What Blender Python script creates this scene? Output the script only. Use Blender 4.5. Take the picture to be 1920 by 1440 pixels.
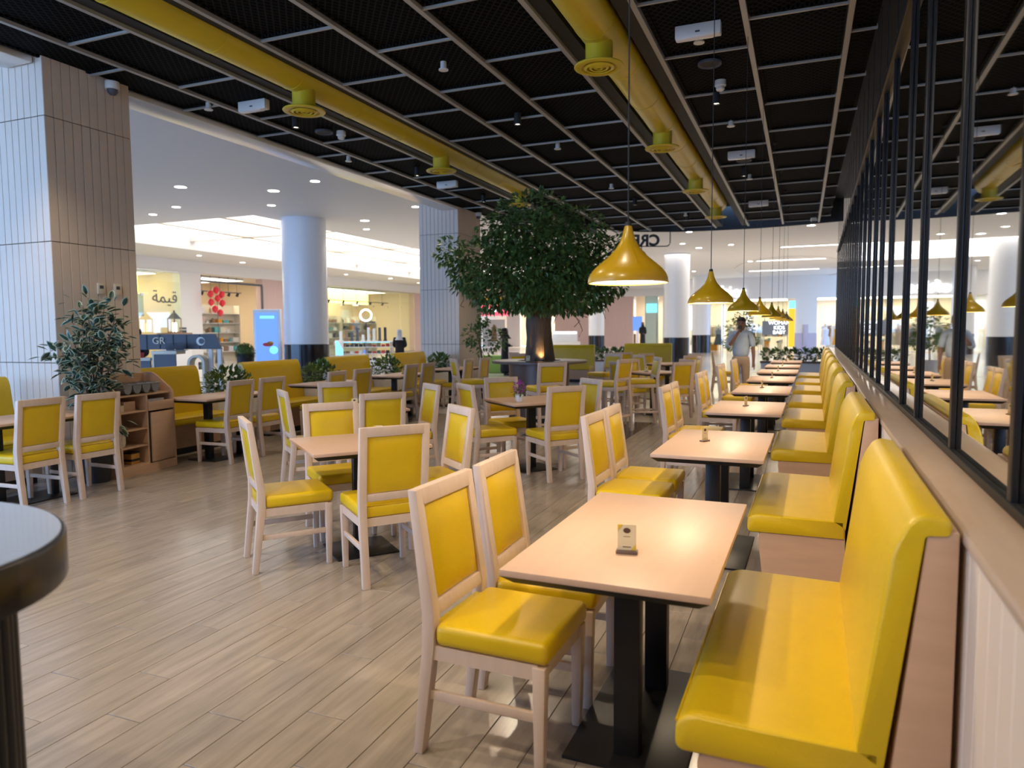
import bpy, bmesh, math, random
from mathutils import Vector, Matrix
random.seed(11)
PI = math.pi
S = bpy.context.scene
COL = S.collection
for o in list(bpy.data.objects): bpy.data.objects.remove(o)

# ------------------------------------------------------------------ camera
CAMH = 1.5
def camera():
    y, p, r = math.radians(22.15), math.radians(4.3), math.radians(0.4)
    fw = Vector((-math.sin(y)*math.cos(p), math.cos(y)*math.cos(p), -math.sin(p)))
    rt = Vector((math.cos(y), math.sin(y), 0)); up = rt.cross(fw)
    r2 = rt*math.cos(r) - up*math.sin(r); u2 = up*math.cos(r) + rt*math.sin(r)
    m = Matrix((r2, u2, -fw)).transposed().to_4x4(); m.translation = (0, 0, CAMH)
    c = bpy.data.cameras.new('camera'); c.sensor_width = 36; c.lens = 36*1335/1920
    c.clip_start = .05; c.clip_end = 300
    c.dof.use_dof = True; c.dof.focus_distance = 4.2; c.dof.aperture_fstop = 2.6
    o = bpy.data.objects.new('camera', c); COL.objects.link(o); o.matrix_world = m
    S.camera = o
camera()
# ------------------------------------------------------------------ world, exposure
W = bpy.data.worlds.new('daylight'); S.world = W; W.use_nodes = True
bg = W.node_tree.nodes['Background']
bg.inputs[0].default_value = (.33, .56, 1.0, 1); bg.inputs[1].default_value = 4.9
V = S.view_settings
V.view_transform = 'Standard'; V.look = 'None'; V.gamma = 1; V.use_curve_mapping = False
V.exposure = 0.38

# ------------------------------------------------------------------ materials
MT = {}
def nt(name):
    m = bpy.data.materials.new(name); m.use_nodes = True
    n = m.node_tree.nodes; l = m.node_tree.links
    return m, n, l, n['Principled BSDF']
def mat(name, col, rough=.5, metal=0, var=0., vscale=8, bump=0., bscale=60, coat=0, stretch=None, spec=None, emit=None, es=0, alpha=None, trans=0):
    m, n, l, b = nt(name)
    b.inputs['Base Color'].default_value = (*col, 1); b.inputs['Roughness'].default_value = rough
    b.inputs['Metallic'].default_value = metal
    if coat: b.inputs['Coat Weight'].default_value = coat; b.inputs['Coat Roughness'].default_value = .15
    if spec is not None: b.inputs['Specular IOR Level'].default_value = spec
    if emit: b.inputs['Emission Color'].default_value = (*emit, 1); b.inputs['Emission Strength'].default_value = es
    if trans: b.inputs['Transmission Weight'].default_value = trans
    if alpha is not None: b.inputs['Alpha'].default_value = alpha
    if var or bump:
        tc = n.new('ShaderNodeTexCoord'); mp = n.new('ShaderNodeMapping')
        l.new(tc.outputs['Object'], mp.inputs['Vector'])
        if stretch: mp.inputs['Scale'].default_value = stretch
        if var:
            oi = n.new('ShaderNodeObjectInfo'); ad = n.new('ShaderNodeVectorMath'); ad.operation = 'ADD'
            sc = n.new('ShaderNodeMath'); sc.operation = 'MULTIPLY'; sc.inputs[1].default_value = 17
            l.new(oi.outputs['Random'], sc.inputs[0]); l.new(mp.outputs[0], ad.inputs[0]); l.new(sc.outputs[0], ad.inputs[1])
            nz = n.new('ShaderNodeTexNoise'); nz.inputs['Scale'].default_value = vscale; nz.inputs['Detail'].default_value = 4
            l.new(ad.outputs[0], nz.inputs['Vector'])
            mx = n.new('ShaderNodeMix'); mx.data_type = 'RGBA'
            mx.inputs[6].default_value = (*[c*(1-var) for c in col], 1); mx.inputs[7].default_value = (*[min(1, c*(1+var)) for c in col], 1)
            l.new(nz.outputs[0], mx.inputs[0]); l.new(mx.outputs[2], b.inputs['Base Color'])
        if bump:
            nb = n.new('ShaderNodeTexNoise'); nb.inputs['Scale'].default_value = bscale; nb.inputs['Detail'].default_value = 3
            l.new(mp.outputs[0], nb.inputs['Vector'])
            bp = n.new('ShaderNodeBump'); bp.inputs['Strength'].default_value = bump; bp.inputs['Distance'].default_value = .01
            l.new(nb.outputs[0], bp.inputs['Height']); l.new(bp.outputs[0], b.inputs['Normal'])
    MT[name] = m
    return m
mat('leather', (.68, .455, .006), .36, var=.06, vscale=9, bump=.10, bscale=160)
mat('chair_wood', (.64, .495, .39), .42, var=.12, vscale=5, stretch=(6, 6, 1))
mat('pale_wood', (.58, .37, .235), .42, var=.12, vscale=4, stretch=(1, 6, 6))
mat('laminate', (.60, .40, .28), .42, var=.07, vscale=5, stretch=(7, 1, 7))
mat('black_metal', (.012, .012, .013), .38, spec=.4)
mat('matt_black', (.014, .014, .015), .62)
mat('under_edge', (.01, .01, .012), .5)
mat('rib_metal', (.40, .39, .36), .42, metal=.25)
mat('duct', (.62, .47, .02), .36, var=.08, vscale=2, bump=.05, bscale=6)
mat('pendant', (.54, .31, .006), .3, coat=.25)
mat('white_plastic', (.75, .74, .70), .4)
mat('board', (.70, .59, .485), .55, var=.05, vscale=3)
mat('board_gap', (.10, .085, .07), .8)
mat('ledge', (.50, .38, .29), .16, var=.1, vscale=4, stretch=(6, 1, 6))
mat('mirror', (.86, .88, .86), .02, metal=1)
mat('mall_white', (.80, .77, .74), .55)
mat('mall_column', (.80, .82, .86), .22)
mat('mall_base', (.012, .012, .018), .12)
mat('mall_floor', (.60, .56, .52), .13, var=.05, vscale=1.5)
mat('granite', (.03, .03, .032), .1, var=.5, vscale=40)
mat('fascia', (.80, .74, .68), .28, metal=.75)
mat('bark', (.12, .085, .06), .85, var=.5, vscale=9, stretch=(3, 3, .7), bump=.9, bscale=22)
mat('branch', (.16, .11, .07), .8)
mat('leaf', (.085, .17, .045), .42, var=.45, vscale=3)
mat('leaf_light', (.17, .26, .06), .45, var=.4, vscale=5)
mat('planter_wood', (.17, .115, .095), .35, var=.2, vscale=4, stretch=(6, 6, 1))
mat('counter_edge', (.012, .012, .014), .28)
mat('counter_top', (.26, .28, .32), .06, coat=1)
mat('grey_plastic', (.22, .23, .25), .4)
mat('skin', (.20, .10, .065), .5)
mat('shirt', (.34, .42, .52), .8, var=.15, vscale=12)
mat('trousers', (.38, .28, .2), .85)
mat('hair', (.012, .01, .009), .6)
mat('abaya', (.014, .013, .015), .8)
mat('white_cloth', (.7, .7, .74), .8)
mat('purple', (.38, .05, .36), .6, var=.4, vscale=60)
mat('ceramic', (.8, .78, .78), .2)
mat('black_pot', (.02, .02, .024), .5)
mat('dark_grey', (.075, .08, .1), .5)
mat('cream', (.72, .64, .50), .5)
mat('shop_wall', (.78, .66, .50), .6)
mat('pinkish', (.62, .44, .40), .5, var=.08, vscale=2, stretch=(8, 8, .3))
mat('shop_green', (.50, .58, .48), .3)
mat('yellow_sign', (.8, .5, .02), .5, emit=(.9, .5, .02), es=.6)
mat('pink_sign', (.8, .1, .16), .5, emit=(1, .12, .2), es=.9)
mat('white_sign', (.9, .9, .9), .5, emit=(.95, .98, 1), es=1.7)
mat('screen_blue', (.1, .2, .5), .2, emit=(.13, .28, .80), es=.65)
mat('cyan_sign', (.2, .7, .8), .4, emit=(.2, .75, .95), es=.9)
mat('coffer_glow', (.9, .9, .9), .6, emit=(1, .985, .96), es=1.7)
mat('lamp_glow', (.9, .9, .9), .6, emit=(1, .97, .90), es=9)
mat('warm_glow', (.9, .85, .7), .6, emit=(1, .9, .70), es=4)
mat('shop_glow', (.9, .85, .7), .6, emit=(1, .90, .70), es=4.2)
mat('yellow_cove', (.9, .85, .3), .6, emit=(.95, .85, .25), es=1.6)
mat('red_balloon', (.75, .03, .05), .3)
mat('lilac', (.52, .46, .55), .6)
mat('steel', (.5, .5, .5), .25, metal=1)
mat('red_paper', (.62, .05, .05), .6); mat('orange_paper', (.75, .33, .03), .6); mat('teal_box', (.12, .42, .42), .6)
mat('brown_box', (.28, .17, .1), .6); mat('card_print', (.74, .66, .44), .45); mat('print_dark', (.10, .045, .03), .6); mat('print_yellow', (.72, .50, .05), .5)
mat('kerb_green', (.22, .36, .05), .6)
mat('amber', (.5, .24, .04), .25)
def glass_mat():
    m, n, l, b = nt('glass')
    t = n.new('ShaderNodeBsdfTransparent'); t.inputs[0].default_value = (.93, .97, .93, 1)
    g = n.new('ShaderNodeBsdfGlossy'); g.inputs['Roughness'].default_value = .03
    x = n.new('ShaderNodeMixShader'); x.inputs[0].default_value = .10
    l.new(t.outputs[0], x.inputs[1]); l.new(g.outputs[0], x.inputs[2]); l.new(x.outputs[0], n['Material Output'].inputs[0])
    MT['glass'] = m
glass_mat()
def plank_mat():
    m, n, l, b = nt('plank')
    tc = n.new('ShaderNodeTexCoord'); oi = n.new('ShaderNodeObjectInfo'); ge = n.new('ShaderNodeNewGeometry')
    a = n.new('ShaderNodeMath'); a.operation = 'ADD'; l.new(oi.outputs['Random'], a.inputs[0]); l.new(ge.outputs['Random Per Island'], a.inputs[1])
    f = n.new('ShaderNodeMath'); f.operation = 'FRACT'; l.new(a.outputs[0], f.inputs[0])
    k = n.new('ShaderNodeMath'); k.operation = 'MULTIPLY'; k.inputs[1].default_value = 31; l.new(f.outputs[0], k.inputs[0])
    mp = n.new('ShaderNodeMapping'); mp.inputs['Scale'].default_value = (9, .9, 1); l.new(ge.outputs['Position'], mp.inputs['Vector'])
    ad = n.new('ShaderNodeVectorMath'); l.new(mp.outputs[0], ad.inputs[0]); l.new(k.outputs[0], ad.inputs[1])
    nz = n.new('ShaderNodeTexNoise'); nz.inputs['Scale'].default_value = 2.2; nz.inputs['Detail'].default_value = 8; nz.inputs['Roughness'].default_value = .62
    l.new(ad.outputs[0], nz.inputs['Vector'])
    r = n.new('ShaderNodeValToRGB'); e = r.color_ramp.elements
    e[0].position = .30; e[0].color = (.26, .22, .185, 1); e[1].position = .72; e[1].color = (.40, .34, .285, 1)
    l.new(nz.outputs[0], r.inputs[0])
    hs = n.new('ShaderNodeHueSaturation'); mr = n.new('ShaderNodeMapRange'); mr.inputs[3].default_value = .93; mr.inputs[4].default_value = 1.06
    l.new(f.outputs[0], mr.inputs[0]); l.new(mr.outputs[0], hs.inputs['Value']); l.new(r.outputs[0], hs.inputs['Color']); l.new(hs.outputs[0], b.inputs['Base Color'])
    b.inputs['Roughness'].default_value = .2
    bp = n.new('ShaderNodeBump'); bp.inputs['Strength'].default_value = .06; bp.inputs['Distance'].default_value = .004; l.new(nz.outputs[0], bp.inputs['Height']); l.new(bp.outputs[0], b.inputs['Normal'])
    MT['plank'] = m
plank_mat()
def mesh_mat():
    # black expanded metal: diamond strands over a dark plenum
    m, n, l, b = nt('expanded_metal')
    tc = n.new('ShaderNodeTexCoord')
    out = []
    for ang in (38, -38):
        mp = n.new('ShaderNodeMapping'); mp.inputs['Rotation'].default_value = (0, 0, math.radians(ang)); l.new(tc.outputs['Object'], mp.inputs['Vector'])
        w = n.new('ShaderNodeTexWave'); w.inputs['Scale'].default_value = 5.4; w.bands_direction = 'X'; l.new(mp.outputs[0], w.inputs['Vector'])
        g = n.new('ShaderNodeMath'); g.operation = 'GREATER_THAN'; g.inputs[1].default_value = .86; l.new(w.outputs['Fac'], g.inputs[0]); out.append(g)
    mx = n.new('ShaderNodeMath'); mx.operation = 'MAXIMUM'; l.new(out[0].outputs[0], mx.inputs[0]); l.new(out[1].outputs[0], mx.inputs[1])
    c = n.new('ShaderNodeMix'); c.data_type = 'RGBA'; c.inputs[6].default_value = (.0015, .0015, .0015, 1); c.inputs[7].default_value = (.016, .016, .016, 1)
    l.new(mx.outputs[0], c.inputs[0]); l.new(c.outputs[2], b.inputs['Base Color']); b.inputs['Roughness'].default_value = .7; b.inputs['Specular IOR Level'].default_value = .03
    bp = n.new('ShaderNodeBump'); bp.inputs['Strength'].default_value = .5; bp.inputs['Distance'].default_value = .01
    l.new(mx.outputs[0], bp.inputs['Height']); l.new(bp.outputs[0], b.inputs['Normal'])
    MT['expanded_metal'] = m
mesh_mat()
def varieg_mat():
    m, n, l, b = nt('variegated_leaf')
    at = n.new('ShaderNodeAttribute'); at.attribute_name = 'rim'
    r = n.new('ShaderNodeValToRGB'); e = r.color_ramp.elements
    e[0].position = .55; e[0].color = (.03, .075, .05, 1); e[1].position = .8; e[1].color = (.5, .58, .42, 1)
    l.new(at.outputs['Fac'], r.inputs[0]); l.new(r.outputs[0], b.inputs['Base Color']); b.inputs['Roughness'].default_value = .4
    MT['variegated_leaf'] = m
varieg_mat()

# ------------------------------------------------------------------ mesh helpers
class MB:
    def __init__(s): s.v = []; s.f = []
    def add(s, v, f):
        k = len(s.v); s.v += [tuple(p) for p in v]; s.f += [tuple(i+k for i in q) for q in f]; return s
    def bb(s, x0, x1, y0, y1, z0, z1):
        return s.add([(x, y, z) for z in (z0, z1) for y in (y0, y1) for x in (x0, x1)],
                     [(0, 2, 3, 1), (4, 5, 7, 6), (0, 1, 5, 4), (2, 6, 7, 3), (0, 4, 6, 2), (1, 3, 7, 5)])
    def taper(s, p0, s0, p1, s1):
        v = []
        for p, q in ((p0, s0), (p1, s1)):
            for dy in (-1, 1):
                for dx in (-1, 1): v.append((p[0]+dx*q[0]/2, p[1]+dy*q[1]/2, p[2]))
        return s.add(v, [(0, 2, 3, 1), (4, 5, 7, 6), (0, 1, 5, 4), (2, 6, 7, 3), (0, 4, 6, 2), (1, 3, 7, 5)])
    def prism(s, prof, a0, a1, axis='y'):
        n = len(prof); v = []
        for a in (a0, a1):
            for (p, q) in prof:
                v.append((p, a, q) if axis == 'y' else (a, p, q) if axis == 'x' else (p, q, a))
        f = [tuple(range(n)), tuple(range(2*n-1, n-1, -1))] + [(i, n+i, n+(i+1) % n, (i+1) % n) for i in range(n)]
        return s.add(v, f)
    def lathe(s, prof, seg=24, c=(0, 0, 0), cap=True):
        v = []; f = []; n = len(prof)
        for i in range(seg):
            a = 2*PI*i/seg
            for r, z in prof: v.append((c[0]+r*math.cos(a), c[1]+r*math.sin(a), c[2]+z))
        for i in range(seg):
            j = (i+1) % seg
            for k in range(n-1): f.append((i*n+k, j*n+k, j*n+k+1, i*n+k+1))
        if cap:
            if prof[0][0] > 1e-5: f.append(tuple(i*n for i in range(seg))[::-1])
            if prof[-1][0] > 1e-5: f.append(tuple(i*n+n-1 for i in range(seg)))
        return s.add(v, f)
    def tube(s, pts, r, seg=8):
        pts = [Vector(p) for p in pts]; n = len(pts); v = []; f = []
        for i, p in enumerate(pts):
            d = (pts[min(i+1, n-1)]-pts[max(i-1, 0)]).normalized()
            u = d.cross(Vector((0, 0, 1)) if abs(d.z) < .95 else Vector((1, 0, 0))).normalized(); w = d.cross(u)
            rr = r[i] if isinstance(r, (list, tuple)) else r
            for k in range(seg):
                a = 2*PI*k/seg; v.append(p+u*rr*math.cos(a)+w*rr*math.sin(a))
        for i in range(n-1):
            for k in range(seg):
                k2 = (k+1) % seg; f.append((i*seg+k, i*seg+k2, (i+1)*seg+k2, (i+1)*seg+k))
        f += [tuple(range(seg))[::-1], tuple(range((n-1)*seg, n*seg))]
        return s.add(v, f)
    def mesh(s, name, m, bev=0, seg=2, smooth=None):
        me = bpy.data.meshes.new(name); me.from_pydata(s.v, [], s.f)
        b = bmesh.new(); b.from_mesh(me)
        bmesh.ops.remove_doubles(b, verts=b.verts, dist=1e-5)
        bmesh.ops.recalc_face_normals(b, faces=b.faces)
        if bev: bmesh.ops.bevel(b, geom=[e for e in b.edges if e.calc_face_angle(0) > .5], offset=bev, segments=seg, profile=.5, affect='EDGES', clamp_overlap=True)
        b.to_mesh(me); b.free()
        me.materials.append(MT[m] if isinstance(m, str) else m)
        if smooth is None: smooth = bool(bev)
        if smooth:
            me.polygons.foreach_set('use_smooth', [True]*len(me.polygons))
            me.set_sharp_from_angle(angle=math.radians(38))
        return me
def obj(name, me, parent=None, loc=(0, 0, 0), rz=0, rot=None):
    o = bpy.data.objects.new(name, me); COL.objects.link(o); o.location = loc
    o.rotation_euler = rot if rot else (0, 0, rz)
    if parent: o.parent = parent
    return o
def tag(o, label, cat, group=None):
    o['label'] = label; o['category'] = cat
    if group: o['group'] = group
    return o
def thing(name, label, cat, loc=(0, 0, 0), rz=0, group=None):
    return tag(obj(name, None, None, loc, rz), label, cat, group)
def struct(o):
    o['kind'] = 'structure'; return o
def dup(root, loc, rz, label, group=None):
    def cp(o, par):
        c = o.copy(); COL.objects.link(c); c.parent = par
        for ch in o.children: cp(ch, c)
        return c
    r = cp(root, None); r.location = loc; r.rotation_euler = (0, 0, rz); r['label'] = label
    if group: r['group'] = group
    return r
class Proto:
    def __init__(s, root): s.r = root; s.used = False
    def place(s, loc, rz, label, group=None):
        if s.used: return dup(s.r, loc, rz, label, group)
        s.used = True; r = s.r; r.location = loc; r.rotation_euler = (0, 0, rz); r['label'] = label
        if group: r['group'] = group
        return r
def light(kind, loc, energy, color, size=.05, parent=None, spot=120, blend=.5, aim=None, name='lamp_light'):
    l = bpy.data.lights.new(name, kind); l.energy = energy; l.color = color
    if kind == 'AREA': l.size = size
    else: l.shadow_soft_size = size
    if kind == 'SPOT': l.spot_size = math.radians(spot); l.spot_blend = blend
    o = bpy.data.objects.new(name, l); COL.objects.link(o); o.location = loc
    if aim: o.rotation_euler = (Vector(aim)-Vector(loc)).to_track_quat('-Z', 'Y').to_euler()
    if parent: o.parent = parent
    return o
ROWA = math.radians(0.85)
def RW(x, y):   # mirror-side row runs at a slight angle to the building grid
    return (x*math.cos(ROWA)+y*math.sin(ROWA), -x*math.sin(ROWA)+y*math.cos(ROWA))
CW = 'first second third fourth fifth sixth seventh eighth ninth tenth eleventh twelfth thirteenth fourteenth fifteenth sixteenth'.split()
def nth(k): return CW[k] if k < len(CW) else f'{k+1}th'
ORD = ['front', 'second', 'third', 'fourth', 'fifth', 'sixth', 'seventh', 'last']

# ================================================================== FLOOR
CEIL = 4.2
fl = struct(obj('floor', MB().bb(-7.3, .6, -3, 11.45, -.03, -.004).mesh('floor', 'board_gap')))
PW, PL = .182, .92
def plank_mesh(w, l, name='plank_tile'): return MB().bb(-w/2, w/2, -l/2, l/2, -.006, 0).mesh(name, 'plank', bev=.0012, seg=1)
pk = plank_mesh(PW-.003, PL-.003)
sp = []
nx = int(7.9/PW)
for i in range(nx+1):
    x = .58-PW*(i+.5); off = [0, .33, .66, .18, .5][i % 5]*PL
    y = -3.0+off
    while y < 11.45-.1:
        l = min(PL, 11.45-y); sp.append((x, y+l/2, l)); y += PL
def vis(x, y):
    s, c = math.sin(math.radians(22.15)), math.cos(math.radians(22.15))
    d = -x*s+y*c; r = x*c+y*s
    return d > .9 and abs(r/d) < .85 and d > 1.6
near = sorted([q for q in sp if vis(q[0], q[1]) and abs(q[2]-PL) < 1e-6], key=lambda q: math.hypot(q[0], q[1]))[:300]
ns = set(near)
for q in near: obj('plank_tile', pk, fl, (q[0], q[1], 0))
rest = MB()
for q in sp:
    if q not in ns: rest.bb(q[0]-PW/2+.0015, q[0]+PW/2-.0015, q[1]-q[2]/2+.0015, q[1]+q[2]/2-.0015, -.006, 0)
o = obj('plank_tiles', rest.mesh('plank_tiles', 'plank'), fl); o['kind'] = 'stuff'
o = obj('granite_inlay', MB().bb(-3.7, -2.2, 9.4, 11.4, -.004, .0015).mesh('granite_inlay', 'granite'), fl)
# mall floor of large polished tiles
mf = struct(obj('floor', MB().bb(-60, 40, -12, 75, -.05, -.032).mesh('mall_floor_bed', 'mall_floor')))
def mall_tiles(x0, x1, y0, y1, t=1.2):
    b = MB(); x = x0
    while x < x1-.01:
        y = y0
        while y < y1-.01:
            b.bb(x+.004, min(x+t, x1)-.004, y+.004, min(y+t, y1)-.004, -.031, -.002); y += t
        x += t
    return b
o = obj('polished_tiles', mall_tiles(-31, 6, 11.47, 58).mesh('polished_tiles', 'mall_floor'), mf); o['kind'] = 'stuff'
o = obj('polished_tiles', mall_tiles(-31, -7.32, -6, 11.45).mesh('polished_tiles', 'mall_floor'), mf); o['kind'] = 'stuff'

# ================================================================== CEILING
ce = struct(obj('ceiling', MB().bb(-7.15, 1.3, -2.5, 20.0, CEIL+.55, CEIL+.6).mesh('ceiling', 'matt_black')))
RIBS = [.60, .33, -.52, -1.37, -2.2, -3.06, -3.92, -4.78, -5.65, -6.5, -7.12]
Y0, Y1 = -2.5, 20.0
for x in RIBS[1:-1]:
    obj('main_rib', MB().bb(-.024, .024, Y0, Y1, 0, .05).mesh('main_rib', 'rib_metal'), ce, (x, 0, CEIL))
PITCH = 1.29
for b in range(len(RIBS)-1):
    xa, xb = RIBS[b], RIBS[b+1]
    duct_bay = b in (3, 7)
    w = xa-xb-.05; xc = (xa+xb)/2
    crib = MB().bb(-w/2, w/2, -.012, .012, .008, .05).mesh('cross_rib', 'rib_metal')
    pl = PITCH-.03
    pm = MB()
    pm.bb(-w/2+.012, w/2-.012, -pl/2, pl/2, .045, .05)
    for a in (-1, 1):
        pm.bb(-w/2+.012, w/2-.012, a*(pl/2-.02)-.02, a*(pl/2-.02)+.02, .028, .046)
        pm.bb(a*(w/2-.03)-.018, a*(w/2-.03)+.018, -pl/2, pl/2, .028, .046)
    pm = pm.mesh('mesh_panel', 'expanded_metal')
    y = 6.8-PITCH*8+(.645 if b in (0, 2, 5, 8) else 0)
    while y < Y1-.3:
        if not duct_bay:
            if y > Y0: obj('cross_rib', crib, ce, (xc, y, CEIL))
            if y+PITCH/2 > Y0+.7 and y+PITCH < Y1+.1: obj('mesh_panel', pm, ce, (xc, y+PITCH/2, CEIL))
        y += PITCH
    if duct_bay:
        for dx in (xa-.10, xb+.10):
            obj('duct_slot_lining', MB().bb(-.07, .07, Y0, Y1, .03, .3).mesh('duct_slot_lining', 'matt_black'), ce, (dx, 0, CEIL))
# curved front edge of the ceiling
edge = [(-7.15, 16.0), (-6.3, 16.6), (-5.6, 17.6), (-5.0, 18.8), (-4.2, 19.7), (-3.2, 20.15), (-2.2, 20.3), (-1.2, 20.35), (-.2, 20.2), (.9, 19.9)]
fb = MB()
for (a, c), (d, e) in zip(edge, edge[1:]):
    fb.add([(a, c, CEIL-.02), (d, e, CEIL-.02), (d, e, CEIL+.6), (a, c, CEIL+.6), (a, c+.06, CEIL-.02), (d, e+.06, CEIL-.02), (d, e+.06, CEIL+.6), (a, c+.06, CEIL+.6)],
           [(0, 1, 2, 3), (4, 7, 6, 5), (0, 4, 5, 1), (3, 2, 6, 7), (0, 3, 7, 4), (1, 5, 6, 2)])
struct(obj('trim_1', fb.mesh('ceiling_front_edge', 'matt_black')))
for k, (a_, b_) in enumerate(((-2.5, 4.96), (5.99, 14.38))):
    struct(obj(f'trim_{2+2*k}', MB().bb(-7.53, -7.13, a_, b_, CEIL-.02, CEIL+.72).mesh('side_soffit', 'fascia', bev=.01)))

# ducts
def duct(x, y1, label):
    t = thing('air_duct', label, 'duct', (x, 0, CEIL+.08), group='yellow air ducts')
    b = MB(); y = -2.4; k = 0
    while y < y1:
        e = min(y+1.1, y1)
        bm = MB().tube([(0, y, 0), (0, e-.012, 0)], .19, 24)
        obj('duct_section', bm.mesh('duct_section', 'duct', smooth=True), t)
        obj('seam_collar', MB().tube([(0, e-.03, 0), (0, e, 0)], .194, 24).mesh('seam_collar', 'duct', smooth=True), t)
        y = e
    obj('end_cap', MB().tube([(0, y1-.005, 0), (0, y1+.02, 0)], .19, 24).mesh('end_cap', 'duct', smooth=True), t)
    for yy in (6.58, 9.8, 13.02, 16.2):
        if yy < y1:
            d = obj('outlet_neck', MB().lathe([(.125, -.03), (.125, .24)], 24).mesh('outlet_neck', 'duct', smooth=True), t, (0, yy, -.33))
            obj('outlet_flange', MB().lathe([(.10, .012), (.225, .012), (.23, .004), (.225, -.004), (.19, -.012), (.165, -.006), (.165, .004), (.10, .004)], 32, cap=False).mesh('outlet_flange', 'duct', smooth=True), d, (0, 0, -.035))
            for r in (.14, .095, .05):
                obj('diffuser_ring', MB().lathe([(r, 0), (r-.022, -.014), (r-.03, -.006), (r-.012, .012)], 28, cap=False).mesh('diffuser_ring', 'duct', smooth=True), d, (0, 0, -.04))
    return t
duct(-1.79, 16.6, 'yellow round air duct nearest the mirror wall, four ring outlets below')
duct(-5.12, 13.2, 'yellow round air duct nearer the left pillars, running into the tree')

# ceiling devices
def pc(name, lab, cat, x, y, parts, group=None, z=CEIL, rz=0):
    t = thing(name, lab, cat, (x, y, z), rz, group)
    for nm, me in parts: obj(nm, me, t)
    return t
em_body = MB().bb(-.2, .2, -.045, .045, -.075, .04).mesh('emergency_body', 'white_plastic', bev=.008)
em_led = MB().bb(-.02, .02, -.05, -.044, -.04, -.025).mesh('indicator', 'dark_grey')
em_lens = MB().bb(-.19, .13, -.035, .035, -.082, -.074).mesh('lens', 'ceramic', bev=.003)
for x, y, lab in ((-.93, 6.8, 'white emergency light box on the ceiling right of the near duct'), (-.93, 11.75, 'small white emergency light box right of the duct, midway down the ceiling'),
                  (-6.1, 6.9, 'white emergency light box near the left edge of the ceiling'), (-6.1, 11.9, 'bluish lit emergency light box above the left booths, farther back'),
                  (-.93, 16.4, 'farthest emergency light box near the front edge of the ceiling')):
    pc('emergency_light', lab, 'light', x, y, [('body', em_body), ('indicator', em_led), ('lens', em_lens)], 'ceiling emergency lights')
spk = MB().lathe([(.085, .0), (.11, -.006), (.115, .01), (.10, .03)], 28).mesh('sprinkler_plate', 'white_plastic', smooth=True)
spr = [('escutcheon', MB().lathe([(.03, .05), (.032, -.02), (.05, -.03), (.05, -.04), (0, -.045)], 16).mesh('escutcheon', 'white_plastic', smooth=True)), ('stem', MB().lathe([(.012, .06), (.012, -.02)], 8).mesh('stem', 'steel'))]
for x, y, lab in ((-3.46, 6.7, 'white sprinkler disc between the two ducts, nearest'), (-.95, 7.02, 'white sprinkler disc beside the nearest emergency light box'),
                  (-.93, 10.0, 'white sprinkler disc right of the duct, below the smoke detector'), (-6.65, 6.75, 'white sprinkler disc at the left ceiling edge'),
                  (-3.4, 10.2, 'white sprinkler disc between the ducts, middle of the ceiling'), (-3.4, 13.4, 'white sprinkler disc between the ducts, above the tree'),
                  (-6.65, 9.6, 'white sprinkler disc above the left booths, middle'), (-.93, 13.6, 'white sprinkler disc right of the duct, far part of ceiling'), (-2.6, 17.3, 'white sprinkler disc near the ceiling front edge')):
    pc('sprinkler', lab, 'sprinkler', x, y, spr, 'ceiling sprinklers')
smk = [('base', MB().lathe([(.06, .05), (.062, -.012), (.055, -.02)], 24).mesh('base', 'white_plastic', smooth=True)), ('chamber', MB().lathe([(.045, -.02), (.047, -.05), (.035, -.062), (0, -.064)], 24).mesh('chamber', 'white_plastic', smooth=True))]
for x, y, lab in ((-.9, 8.4, 'white smoke detector right of the near duct'), (-5.93, 8.4, 'white smoke detector left of the far duct beside a speaker')):
    pc('smoke_detector', lab, 'detector', x, y, smk, 'smoke detectors')
sk = [('rim', MB().lathe([(.09, .02), (.115, .0), (.12, .012), (.118, .03)], 28, cap=False).mesh('rim', 'dark_grey', smooth=True)), ('grille', MB().lathe([(0, .012), (.092, .012), (.092, .03)], 28).mesh('grille', 'matt_black'))]
for x, y, lab in ((-.94, 7.75, 'round black ceiling speaker near the smoke detector by the near duct'), (-.93, 12.3, 'round ceiling speaker behind the second emergency light box'), (-6.1, 8.25, 'round ceiling speaker left of the far duct')):
    pc('ceiling_speaker', lab, 'speaker', x, y, sk, 'ceiling speakers')
cam = [('mount', MB().lathe([(.07, .02), (.075, -.03), (.07, -.06)], 24).mesh('mount', 'white_plastic', smooth=True)), ('dome', MB().lathe([(.055, -.06), (.052, -.09), (.03, -.115), (0, -.122)], 24).mesh('dome', 'dark_grey', smooth=True))]
for x, y, lab, z in ((-6.95, 5.7, 'white dome camera above the tan side of the near pillar', CEIL-.02), (-6.95, 15.1, 'white dome camera above the far pillar', CEIL-.02), (.2, 19.2, 'dark dome camera at the far end of the mirror wall', CEIL-.02)):
    pc('dome_camera', lab, 'camera', x, y, cam, 'dome cameras', z)
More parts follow.
